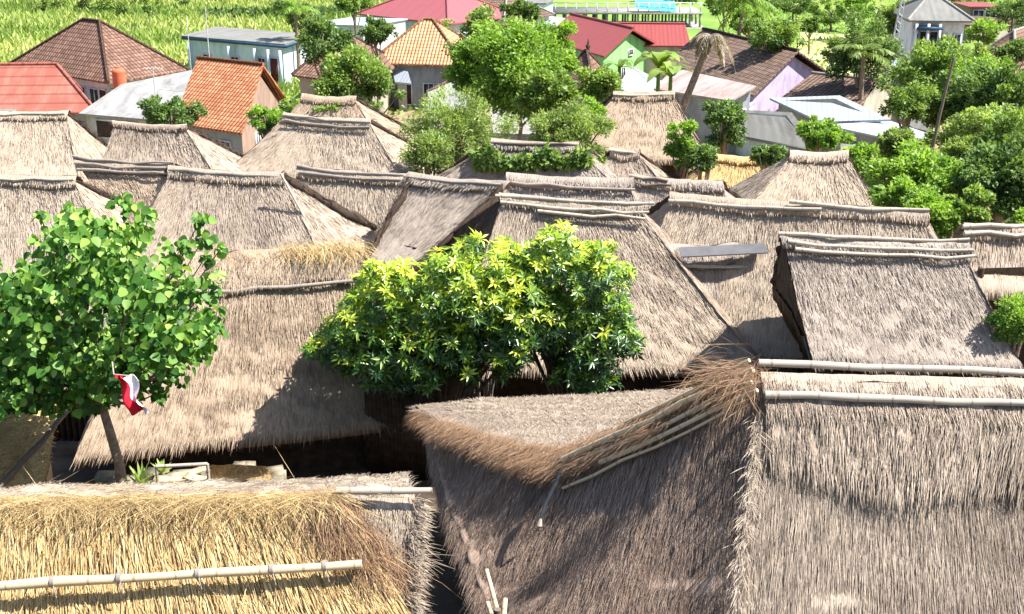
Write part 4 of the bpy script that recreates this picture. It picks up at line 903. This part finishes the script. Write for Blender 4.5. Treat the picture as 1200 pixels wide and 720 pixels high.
yS = 42.; b = PY(1087, 182, yS); tp = PY(1118, 68, yS+.5); k = MB(); b[2] = 0; q = np.linspace(0, 1, 8)[:, None]; pts = b*(1-q)+tp*q; pts[:, 0] += np.sin(q[:, 0]*3.1)*-.15; k.tube(pts, np.linspace(.09, .045, 8), 7); 
tag(k.build('bamboo_mast', MT['bamboo_dark'], smooth=True), 'tall slanting brown bamboo pole in front of the right hand trees', 'pole')
b = P(1043, 104, -2.2); t = thing('parasol', 'blue and orange striped parasol near the foot of the lattice mast', 'parasol', None, b)
for m_, off in (('blue_tarp', 0), ('tank', 1), ('sheet_white', 2)):
    k = MB()
    for i in range(12):
        if i % 3 != off: continue
        t0, t1 = i*math.pi/6, (i+1)*math.pi/6; k.poly([[0, 0, 2.5], [1.3*math.cos(t0), 1.3*math.sin(t0), 1.9], [1.3*math.cos(t1), 1.3*math.sin(t1), 1.9]]); k.poly([[0, 0, 2.47], [1.3*math.cos(t1), 1.3*math.sin(t1), 1.87], [1.3*math.cos(t0), 1.3*math.sin(t0), 1.87]])
    k.build('canopy_panels', MT[m_], t)
k = MB(); k.tube([[0, 0, -.6], [0, 0, 2.6]], .03, 6); k.build('pole', MT['metal_grey'], t)

# ------------------------------------------------------------------ background trees
def bt(label, px, py, y, rx, ry, mat='leaf_mid', n=2600, seed=1, name='leafy_tree', ls=.34, clumps=24, group='trees among the houses', kind='leaf', ry_d=None, **k):
    sc = y*1.04/FPX*(1.15 if px > 1060 and y < 70 else 1); c = PY(px, py, y); b = np.array([c[0], c[1], ground_z(y)]); 
    n = int(n*2.1); ls = ls*.62; clumps = int(clumps*1.5); k.setdefault('csize', min(rx, ry)*sc*.34)
    return tree(name, label, c, (rx*sc*.95, (ry_d or rx)*sc*.95, ry*sc*.95), b, mat, n, clumps, ls, kind, group, seed, **k)
bt('round dense leafy tree in front of the pale orange tiled house', 418, 99, 58, 56, 34, 'leaf_mid', 7000, 101, clumps=40, ls=.3)
bt('small round dark tree beside the orange tiled gable house', 200, 133, 52, 36, 20, 'leaf_dark', 3500, 102, clumps=26, ls=.24)
bt('dark tree behind the pale blue flat roofed house', 378, 48, 76, 32, 26, 'leaf_dark', 3000, 103)
bt('dark bush beside the white block house', 440, 38, 80, 20, 14, 'leaf_dark', 1500, 104)
bt('big yellow green tree in the middle of the background', 608, 84, 60, 58, 54, 'leaf_bright', 8000, 105, clumps=46, ls=.34)
bt('yellowish bushy tree pressed against the left of the big tree', 556, 84, 62, 28, 40, 'leaf_bright', 3600, 140, clumps=22)
bt('lighter bushy tree between the big tree and the red roof', 652, 66, 64, 26, 36, 'leaf_bright', 3200, 141, clumps=20)
bt('pale green bush just left of the small pavilion', 688, 138, 48, 24, 18, 'leaf_bright', 1800, 142, ls=.26)
bt('darker lower half of greenery beside the small pavilion', 640, 110, 56, 30, 26, 'leaf_mid', 3000, 106)
bt('tall leafy tree behind the small pavilion roof', 568, 40, 72, 40, 34, 'leaf_mid', 3500, 107)
bt('feathery tree with arching twigs left of the grey slab roof', 535, 160, 46, 54, 40, 'leaf_olive', 7500, 108, ls=.26, aspect=.3, clumps=44)
bt('feathery tree with arching twigs right of the grey slab roof', 668, 154, 45, 52, 30, 'leaf_olive', 6500, 109, ls=.26, aspect=.3, clumps=40)
bt('low feathery shrub left of the creeper covered thatch', 502, 178, 42, 26, 28, 'leaf_olive', 2800, 110, ls=.24, aspect=.3)
bt('rounded dark green tree beside the small pavilion', 705, 100, 58, 28, 22, 'leaf_mid', 2600, 111, ls=.28)
bt('little yellow green tree against the brown walled thatched house', 800, 168, 42, 19, 30, 'leaf_bright', 2800, 112, ls=.2, clumps=22)
bt('slender dark green tree between the thatch and the grey sheet roof', 848, 148, 44, 23, 30, 'leaf_dark', 2600, 113, ls=.22, clumps=20)
bt('dark bushes at the foot of the slender dark green tree', 822, 185, 41, 18, 16, 'leaf_dark', 1300, 114, ls=.22)
bt('low dark bush beside the squared thatched roof', 905, 182, 40, 24, 12, 'leaf_dark', 1600, 115, ls=.22)
bt('sprawling yellow green shrub below the bright sheet roofs', 962, 158, 42, 32, 18, 'leaf_bright', 3000, 116, ls=.22, clumps=36)
bt('bright bush at the right corner of the squared thatched roof', 1002, 186, 40, 24, 20, 'leaf_bright', 2600, 117, ls=.22)
bt('young green shrub growing at the left side of the pale double pole hip roof', 310, 140, 50, 20, 16, 'leaf_bright', 1600, 118, ls=.22)
bt('dark shrub behind the green shrub near the pinkish gable', 345, 127, 54, 16, 10, 'leaf_mid', 1000, 119, ls=.22)
bt('large bright green tree below the white villa', 1100, 88, 62, 52, 32, 'leaf_mid', 6500, 120, clumps=44)
bt('dark green tree under the bright tree near the villa', 1112, 122, 58, 36, 26, 'leaf_dark', 3600, 121)
bt('large dark tree at the right edge of the background', 1172, 118, 55, 48, 34, 'leaf_dark', 5500, 122, clumps=40)
bt('grey green spreading tree behind the slanting bamboo pole', 1160, 160, 48, 68, 24, 'leaf_olive', 7500, 123, clumps=60, ls=.26)
bt('yellow green low tree between the sheet roofs and right edge', 1075, 205, 38, 42, 30, 'leaf_bright', 5200, 124, clumps=44, ls=.24)
bt('tangled pale green shrubs on the right, just above the right house', 1090, 250, 34, 34, 26, 'leaf_bright', 4200, 125, clumps=36, ls=.2)
bt('deep green tree at the right edge behind the thatch', 1172, 212, 36, 44, 40, 'leaf_dark', 6500, 126, clumps=44, ls=.24)
bt('light green shrub at the right edge in front of the deep green tree', 1205, 262, 31, 24, 14, 'leaf_bright', 1500, 127, ls=.2)
bt('yellowish shrub at the right edge beside the open ended house', 1190, 376, 23.5, 24, 28, 'leaf_bright', 2600, 128, ls=.12, clumps=30, group=None, cat='shrub', name='leafy_shrub')
bt('leafy tree left of the lattice mast', 1010, 60, 78, 34, 34, 'leaf_dark', 3600, 129)
bt('bushy tree behind the long brown roof', 905, 42, 84, 34, 20, 'leaf_mid', 2600, 130)
bt('yellow green bush right of the white villa', 1152, 38, 88, 18, 16, 'leaf_bright', 1500, 131)
bt('dark tree above the reddish roof at the right edge', 1188, 14, 112, 26, 20, 'leaf_dark', 1800, 132)
bt('green shrub at the right edge below the reddish roof', 1188, 62, 72, 20, 16, 'leaf_dark', 1300, 133)
bt('dark patch of shrubs beneath the villa wall', 1145, 70, 78, 18, 14, 'leaf_olive', 1200, 134)
for i_, (x_, y_, d_, rx_, ry_, m_, l_) in enumerate(((1050, 170, 44, 24, 20, 'leaf_olive', 'olive bush at the corner of the lower bright sheet roof'), (1120, 215, 38, 30, 26, 'leaf_bright', 'light green bush left of the deep green tree'), (1132, 182, 42, 34, 20, 'leaf_olive', 'olive bush above the light green bush on the right'),
        (1192, 165, 42, 30, 26, 'leaf_mid', 'green tree at the right edge under the large dark one'), (1052, 232, 35, 24, 24, 'leaf_bright', 'bright bush beside the end of the white ridge poles'), (1135, 246, 34, 24, 20, 'leaf_mid', 'green bush right above the right edge thatch'), (1062, 120, 56, 26, 22, 'leaf_mid', 'green tree right of the grey sloping sheet roof'), (1150, 92, 60, 34, 24, 'leaf_bright', 'bright tree between villa and large dark tree'))):
    bt(l_, x_, y_, d_, rx_, ry_, m_, 2600, 150+i_, ls=.24, clumps=24)
hz = [(880, 22, 98, 26, 18, 'leaf_bright'), (850, 4, 120, 30, 16, 'leaf_mid'), (930, 6, 150, 30, 14, 'leaf_dark'), (975, 14, 140, 26, 14, 'leaf_mid'), (1010, 8, 130, 24, 16, 'leaf_bright'), (1045, 20, 104, 20, 22, 'leaf_olive'),
      (900, -6, 160, 30, 12, 'leaf_dark'), (1140, -4, 150, 24, 12, 'leaf_bright'), (610, 12, 96, 26, 12, 'leaf_dark'), (415, 4, 110, 22, 10, 'leaf_mid'), (345, 14, 115, 22, 18, 'leaf_olive'), (800, -4, 175, 30, 8, 'leaf_dark'),
      (500, -4, 130, 26, 12, 'leaf_mid'), (1098, 4, 118, 22, 18, 'leaf_dark'), (950, 30, 120, 10, 8, 'leaf_dark'), (985, 60, 88, 14, 16, 'leaf_olive'), (750, -6, 175, 20, 8, 'leaf_mid')]
lb = ['yellowish tree behind the palm crown', 'green tree at the top edge above the palm', 'dark tree at the top edge behind the clearing', 'green tree at the back of the clearing', 'light tree at the top edge right of the clearing', 'olive tree behind the lattice mast',
      'dark far tree left of the clearing at the top', 'light tree above the villa roof on its right', 'dark tree behind the big yellow green tree', 'green tree left of the crimson roof', 'olive palm like tree above the blue house', 'dark tree behind the unfinished building',
      'green tree above the crimson roof', 'dark tree behind the villa roof on its left', 'single small dark bush inside the clearing', 'olive bush at the right rim of the clearing', 'green tree above the blue tarpaulin']
for i, (x, y, d, rx, ry, m) in enumerate(hz):
    bt(lb[i], x, y, d, rx, ry, m, int(500+rx*ry*3.2), 200+i, ls=.45, clumps=18, group='far trees at the top of the picture')
# thin field trees
for i, (x, y0, y1) in enumerate(((48, 2, 20), (70, 0, 17), (98, -2, 20), (122, 0, 22), (140, 6, 25), (175, 2, 38), (20, -4, 8), (160, -6, 10), (215, -8, 14), (255, -10, 8))):
    b = P(x, y1, -3); c = PY(x, y0+4, b[1]); sc = b[1]*1.04/FPX
    tree('field_tree', ['spindly young tree on the left rim of the crop field', 'second spindly tree in the crop field from the left', 'spindly tree above the left slope of the brown roof', 'pale spindly tree above the brown roof ridge', 'bushy spindly tree right of the brown roof ridge', 'tall thin tree standing alone right of the brown roof ridge', 'small far tree in the top left corner', 'far tree at the top edge right of the ridge', 'far tree at the top edge above the blue house', 'rightmost far tree over the blue house'][i],
         c, (11*sc, 11*sc, 9*sc), b, 'leaf_olive', 420, 10, .4, 'leaf', 'young trees in the crop field', 300+i, trunk_r=.08)
r = np.random.default_rng(77); mb = MB(); k = 5000; x = r.uniform(-38, 0, k); yy = 158+.18*x+r.normal(size=k)*1.5; p = np.stack([x, yy, -2.9+1.0*r.random(k)], 1)
leaf_mesh(mb, p, r.normal(size=(k, 3))+[0, 0, .4], r.normal(size=(k, 3))*.5+[0, -.2, 1], np.full(k, .7), np.full(k, .4), 'leaf', r.random(k)*.7)
tag(mb.build('hedge', MT['leaf_dark']), 'dark green hedge line across the crop field', 'hedge', kind='stuff')

# scrub that covers the ground between the houses
mb = MB(); k = 26000; x = r.uniform(-42, 48, k); yy = r.uniform(37, 118, k); m = (np.abs(x) < yy*.47+2) & ((x > -16) | (yy < 60) | (yy < 84)) & ~((np.abs(x+5.2) < 2.0) & (yy > 48) & (yy < 66)); x, yy = x[m], yy[m]; k = len(x)
gz = np.interp(yy, [0, 17, 21, 25, 40, 52, 75, 400], [2.6, 2.4, 1.3, .5, 0, -1.2, -3, -3]); q = np.clip(noise3(np.stack([x, yy, yy*0], 1), .5, 3)+.25, 0, 1)
p = np.stack([x, yy, gz+q*1.1*r.random(k)], 1); leaf_mesh(mb, p, r.normal(size=(k, 3))+[0, 0, .5], r.normal(size=(k, 3))*.5+[0, -.2, 1], np.full(k, .45), np.full(k, .3), 'leaf', np.clip(r.random(k), 0, 1))
tag(mb.build('undergrowth', MT['leaf_mid']), 'green undergrowth between the village houses', 'undergrowth', kind='stuff')

# palms
def palm(label, crown, base, fronds, L, mat, seed, tr=.16, droop=.5, width=.5, name='palm_tree', up=.4):
    r = np.random.default_rng(seed); base = V3(base); crown = V3(crown); t = thing(name, label, 'palm', 'palms', base)
    q = np.linspace(0, 1, 12)[:, None]; pts = base*(1-q)+crown*q; pts[:, 0] += np.sin(q[:, 0]*math.pi)*.15*np.linalg.norm(crown-base)*.1
    tk = MB(); pts2 = pts.copy(); pts2[0, 2] -= .4; tk.tube(pts2-base, tr*np.linspace(1.25, .75, 12)*(1+.06*np.cos(np.arange(12)*3)), 8); tk.build('trunk', MT['bark'], t, smooth=True)
    for i in range(fronds):
        mb = MB(); th = i/fronds*6.28+r.normal()*.2; e = up+r.normal()*.3; n = 26; s = np.linspace(0, 1, n); Lf = L*(.8+.3*r.random())
        hx = s*Lf*math.cos(e); dx = np.array([math.cos(th), math.sin(th), 0]); z = s*Lf*math.sin(e)-droop*Lf*s**2
        c = crown-base+dx*hx[:, None]*(1-.25*s[:, None]*droop)+np.array([0, 0, 1])*z[:, None]; mb.tube(c, np.linspace(.035, .008, n), 4, tone=.6)
        d = nrm(np.gradient(c, axis=0)); sd = nrm(np.cross(d, [0, 0, 1.])); w = width*np.sin(np.clip(s*1.05+.12, 0, 1)*math.pi)**.6
        for sg in (-1, 1):
            for rep in (0, .5):
                cc = c+d*rep*Lf/n; ax = nrm(sd*sg+d*.6+np.array([0, 0, -.45])+r.normal(size=(n, 3))*.12); leaf_mesh(mb, cc, ax, np.repeat([[0, 0, 1.]], n, 0), w*(.8+.4*r.random(n)), np.full(n, .09), 'leaf', np.clip(.5+r.normal(size=n)*.2, 0, 1))
        mb.build('frond', MT[mat], t)
y = 62.; cr = PY(833, 42, y); b = PY(762, 140, y); 
b[2] = -2; palm('bare leaning coconut palm with a dead drooping crown', cr, b, 13, 1.9, 'leaf_dry', 401, tr=.2, droop=1.1, width=.4, up=.3)
y = 92.; cr = PY(872, 0, y); palm('green coconut palm crown cut by the top edge', cr, [cr[0]-1, y, -3], 16, 3.8, 'leaf_bright', 402, droop=.65, width=.8)
y = 76.; cr = PY(1012, 62, y); palm('coconut palm with upright fronds left of the lattice mast', cr, [cr[0], y, -3], 14, 3.3, 'leaf_olive', 403, droop=.55, width=.7, up=.8)
y = 100.; cr = PY(345, 8, y); palm('small palm above the pale blue flat roofed house', cr, [cr[0], y, -3], 12, 2.6, 'leaf_bright', 404, droop=.5, width=.5)
# banana clump
def banana(label, px, py, y, L, n, seed, mat='leaf_mid'):
    r = np.random.default_rng(seed); c = PY(px, py, y); b = np.array([c[0], y, ground_z(y)]); t = thing('banana_plant', label, 'banana plant', 'banana plants', b); tk = MB(); top = c-b
    tk.tube([[0, 0, -.2], top], [.16, .1], 8); tk.build('stem', MT['leaf_mid'], t)
    for i in range(n):
        mb = MB(); th = i*2.4+r.random(); e = .9+r.normal()*.25; s = np.linspace(0, 1, 9); d = np.array([math.cos(th), math.sin(th), 0]); cc = top+d*(s*L*math.cos(e))[:, None]+np.array([0, 0, 1])*(s*L*math.sin(e)-.75*L*s**2.2)[:, None]
        sd = nrm(np.cross(d, [0, 0, 1.])); w = L*.15*np.sin(np.clip(s*.92+.08, 0, 1)*math.pi)**.5
        v = np.stack([cc+sd*w[:, None]+[0, 0, .03], cc, cc-sd*w[:, None]+[0, 0, .03]], 1).reshape(-1, 3); f = [[j*3+k, j*3+k+1, j*3+k+4, j*3+k+3] for j in range(8) for k in (0, 1)]
        mb.add(v, f, None, np.clip(.55+.3*r.normal(), 0, 1)); mb.build('leaf', MT[mat], t)
banana('banana plant with broad leaves left of the palm trunk', 772, 78, 66, 2.6, 9, 1); banana('banana plant leaning by the lime green wall', 786, 90, 64, 2.2, 8, 2); banana('small banana plant by the pavilion roof', 726, 80, 66, 1.6, 6, 3)

# creeper on the middle thatched roof and the one behind the round tree
def creeper(label, pts, n, size, mat, seed, hgt=.3):
    r = np.random.default_rng(seed); q = r.random((n, 2)); a, b, c, d = [P(*p) for p in pts]
    p = (a*(1-q[:, :1])+b*q[:, :1])*(1-q[:, 1:])+(d*(1-q[:, :1])+c*q[:, :1])*q[:, 1:]; h = np.clip(.5+noise3(p, 3, seed)*.8, .1, 1); p = p+[0, -.1, .05]+np.array([0, 0, 1])*(h*r.random(n)*hgt)[:, None]
    mb = MB(); leaf_mesh(mb, p, r.normal(size=(n, 3))*.8+[0, -.5, -.1], r.normal(size=(n, 3))*.5+[0, -.5, 1], size*(.6+.6*r.random(n)), size*.6*(.6+.6*r.random(n)), 'long', r.random(n))
    c_ = p.mean(0); tag(mb.build('creeper', MT[mat]), label, 'creeper')
creeper('lush green creeper spreading over the front of the middle thatched roof', [(562, 195, 3.85), (690, 197, 3.85), (712, 212, 3.1), (548, 210, 3.1)], 6500, .26, 'leaf_mid', 71, .8)
creeper('small pale green creeper on the grey thatched roof behind', [(368, 127, 4.2), (398, 128, 4.2), (402, 138, 3.7), (366, 137, 3.7)], 350, .2, 'leaf_bright', 72, .2)

# ------------------------------------------------------------------ small things near the trees
# flag
yF = 17.6; a = PY(133, 441, yF); base = a-np.array([0, 0, 0]); t = thing('flag', 'red and white flag hanging folded from the broad leaved tree', 'flag', None, base)
def cloth(u0, u1):
    U = np.linspace(u0, u1, 8); Vv = np.linspace(0, 1, 16); s = yF*1.04/FPX
    pts = []
    for v in Vv:
        xl = 0+v*12+2*math.sin(v*7); xr = 24+v*12+3*math.sin(v*9); w_ = xr-xl; 
        for u in U: pts.append([(xl+w_*u+v*1)*s, .10*math.sin(u*9+v*3)+.05*math.sin(v*8), -(v*52+ (1-u)*0+ (3*math.sin(v*5)*u))*s])
    return pts
for nm, u0, u1, m_ in (('red_band', 0, .56, 'flag_red'), ('white_band', .56, 1, 'flag_white')):
    k = MB(); v = cloth(u0, u1); k.add(v, [[j*8+i, j*8+i+1, j*8+i+9, j*8+i+8] for j in range(15) for i in range(7)]); k.build(nm, MT[m_], t, smooth=True)
k = MB(); k.tube([[-.12, .35, .1], [.0, .02, .02], [.3, -.0, .0]], .012, 6); k.build('flag_stick', MT['bamboo'], t)
# spiky plant
def spiky(label, px, py, z, L, n, seed):
    r = np.random.default_rng(seed); b = P(px, py, z); t = thing('spiky_plant', label, 'plant', 'spiky plants by the trunk', b); mb = MB()
    for i in range(n):
        th = r.random()*6.28; e = r.uniform(.5, 1.4); d = np.array([math.cos(th)*math.cos(e), math.sin(th)*math.cos(e), math.sin(e)]); sd = nrm(np.cross(d, [0, 0, 1.]))*.035; s = np.linspace(0, 1, 5)[:, None]; Lf = L*(.6+.5*r.random())
        c = d*s*Lf-np.array([0, 0, 1])*(s**2)*Lf*.2; w = np.array([1, 1, .8, .5, .02])[:, None]; v = np.stack([c-sd*w, c+sd*w], 1).reshape(-1, 3); mb.add(v, [[2*j, 2*j+1, 2*j+3, 2*j+2] for j in range(4)], None, .5+.4*r.random())
    mb.build('leaves', MT['leaf_olive'], t); k = MB(); k.tube([[0, 0, -.9], [0, 0, .05]], .06, 6); k.build('stem', MT['bark'], t)
spiky('larger spiky green plant right of the leaning trunk', 166, 572, 2.6, .62, 30, 1); spiky('smaller spiky green plant in front of the planks', 190, 556, 2.5, .38, 18, 2)
k = MB(); a = P(183, 547, 3.0); b = P(243, 544, 3.0); k.tube([a, (a+b)/2, b], .035, 7); 
for q in (a, b): k.tube([q, q*[1, 1, 0]+[0, 0, 1.5]], .03, 6)
tag(k.build('bamboo_rail', MT['bamboo'], smooth=True), 'short pale bamboo rail near the spiky plants', 'rail')
r = np.random.default_rng(8)
for i, (px, py, L, a_, lab) in enumerate(((205, 562, .75, .1, 'curled dry plank nearest the trunk'), (222, 555, .7, .35, 'dry plank leaning behind the curled one'), (238, 563, .7, -.2, 'dry plank at the right end of the plank pile'))):
    c = P(px, py, 2.5); k = MB(); x = np.linspace(-L/2, L/2, 7); v = []
    for q in x: 
        for s_ in (-.11, .11):
            for dz in (0, .025): v.append([c[0]+q*math.cos(a_)-s_*math.sin(a_), c[1]+q*math.sin(a_)+s_*math.cos(a_), c[2]+dz+.35*q*q+.12*q*math.sin(a_*3)])
    f = []
    for j in range(6):
        o = j*4; f += [[o+1, o+3, o+7, o+5], [o, o+4, o+6, o+2], [o, o+1, o+5, o+4], [o+2, o+6, o+7, o+3]]
    k.add(v, f+[[0, 2, 3, 1], [24, 25, 27, 26]]); tag(k.build('plank', MT['plank']), lab, 'plank', 'dry planks by the leaning trunk')
# stone ledge the planks and plants stand on, lit heap of matting
k = MB(); a = P(100, 575, 2.35); b = P(325, 560, 2.35); pts = np.linspace(0, 1, 20)[:, None]
for q in range(40):
    u = r.random(); c = a*(1-u)+b*u+[0, r.uniform(-.1, .5), -r.random()*.25]; k.box(c, (r.uniform(.2, .45), r.uniform(.15, .35), r.uniform(.2, .4)), r.uniform(-.4, .4))
k.box((a+b)/2+[0, .2, -.75], (np.linalg.norm(b-a)*.98, .7, 1.0), math.atan2((b-a)[1], (b-a)[0])); tag(k.build('stone_ledge', MT['stone']), 'rough stone ledge behind the golden straw roof', 'ledge')
mb = MB(); pt = Patch([P(247, 545, 2.9), P(312, 545, 2.8)], [P(246, 562, 2.55), P(318, 562, 2.5)], -.05, 700, .05); pt.grid(mb, .05, .1); 
k = 800; a_, t_ = pt.sample(k, r); p, d, nn, sd = pt.frames(a_, t_); strands(mb, p, d, nn, sd, .2, .03, .08, r, (.3, 1), .9)
tag(mb.build('straw_mat', MT['straw']), 'crumpled pale straw mat lying in dappled sun on the ledge', 'mat')
# dark boards added to deepen the shade, and stick bundle between houses
k = MB(); a = P(430, 470, 2.6); b = P(505, 478, 2.6); d = nrm(b-a)
for i in range(34):
    c = a+(b-a)*i/33; k.box(c+[0, (i % 2)*.03, -.75], (.1, .03, 2.0+r.uniform(-.15, .15)), math.atan2(d[1], d[0]))
tag(k.build('shade_boards', MT['weave']), 'dark brown boards added to darken the gap left of the sagging hip', 'dark boards')
k = MB(); a = PY(30, 500, 25.5); b = PY(135, 500, 25.5); a[2] = b[2] = 2.3  # second row of boards, added to cover shaded ground with dark
for i in range(30):
    c = a+(b-a)*i/29; k.box(c+[0, (i % 2)*.03, -.75], (.12, .03, 1.8+r.uniform(-.1, .1)))
tag(k.build('shade_boards', MT['weave']), 'dark boards added to stand for deep shade left of the leaning trunk', 'dark boards')
c = P(565, 470, 1.2); t = thing('stick_bundle', 'bundle of grey sticks standing in shade under the yellow green trees', 'stick bundle', None, c)
for i in range(12):
    k = MB(); x = r.uniform(-.3, .3); k.tube([[x*.7, r.uniform(-.1, .1), 0], [x*1.3, r.uniform(-.1, .1), r.uniform(1.0, 1.4)]], .022, 5); k.build('stick', MT['bamboo_grey'], t)
# clay steps and alley wall
for i in range(6):
    k = MB(); c = np.array([-.9+.05*i, 12.2+i*.9, 2.3-.0*i-i*.16]); k.box(c, (1.3, 1.0, .3)); tag(k.build('step', MT['soil_shade']), kind='structure')
# broken bamboo pieces in the alley
c = P(583, 722, 4.2); t = thing('bamboo_stakes', 'broken bamboo stakes sticking up at the bottom edge of the picture', 'stakes', None, c); 
for nm, a, b, rd in (('stake', (583, 716, 4.2), (570, 668, 4.5), .03), ('stake', (578, 726, 4.15), (571, 706, 4.25), .028), ('stake', (590, 728, 4.15), (592, 702, 4.3), .034)):
    k = MB(); k.tube(V3([P(*a)-[0, 0, 0], P(*b)])-c, rd, 8); k.build(nm, MT['bamboo_yellow'], t)
k = MB(); k.tube(V3([[0, 0, -2.2], [0, 0, .1]]), .05, 7); k.build('post', MT['bamboo_dark'], t)
# white stick lying on the broad roof's right slope
a = P(330, 207, 5.22); b = P(368, 279, 3.55); 
k = MB(); k.tube([a+[0, -.1, .1], b+[0, -.1, .16]], .035, 6); tag(k.build('loose_pole', MT['bamboo'], smooth=True), 'pale stick lying down the right slope above the straw mending', 'pole')
k = MB(); k.tube([P(175, 178, 3.3)+[0, -.1, .25], P(215, 156, 4.3)+[0, -.1, .2]], .05, 6); tag(k.build('loose_pole', MT['bamboo_dark'], smooth=True), 'dark slanting pole on the small thatched roof below the dark round tree', 'pole')
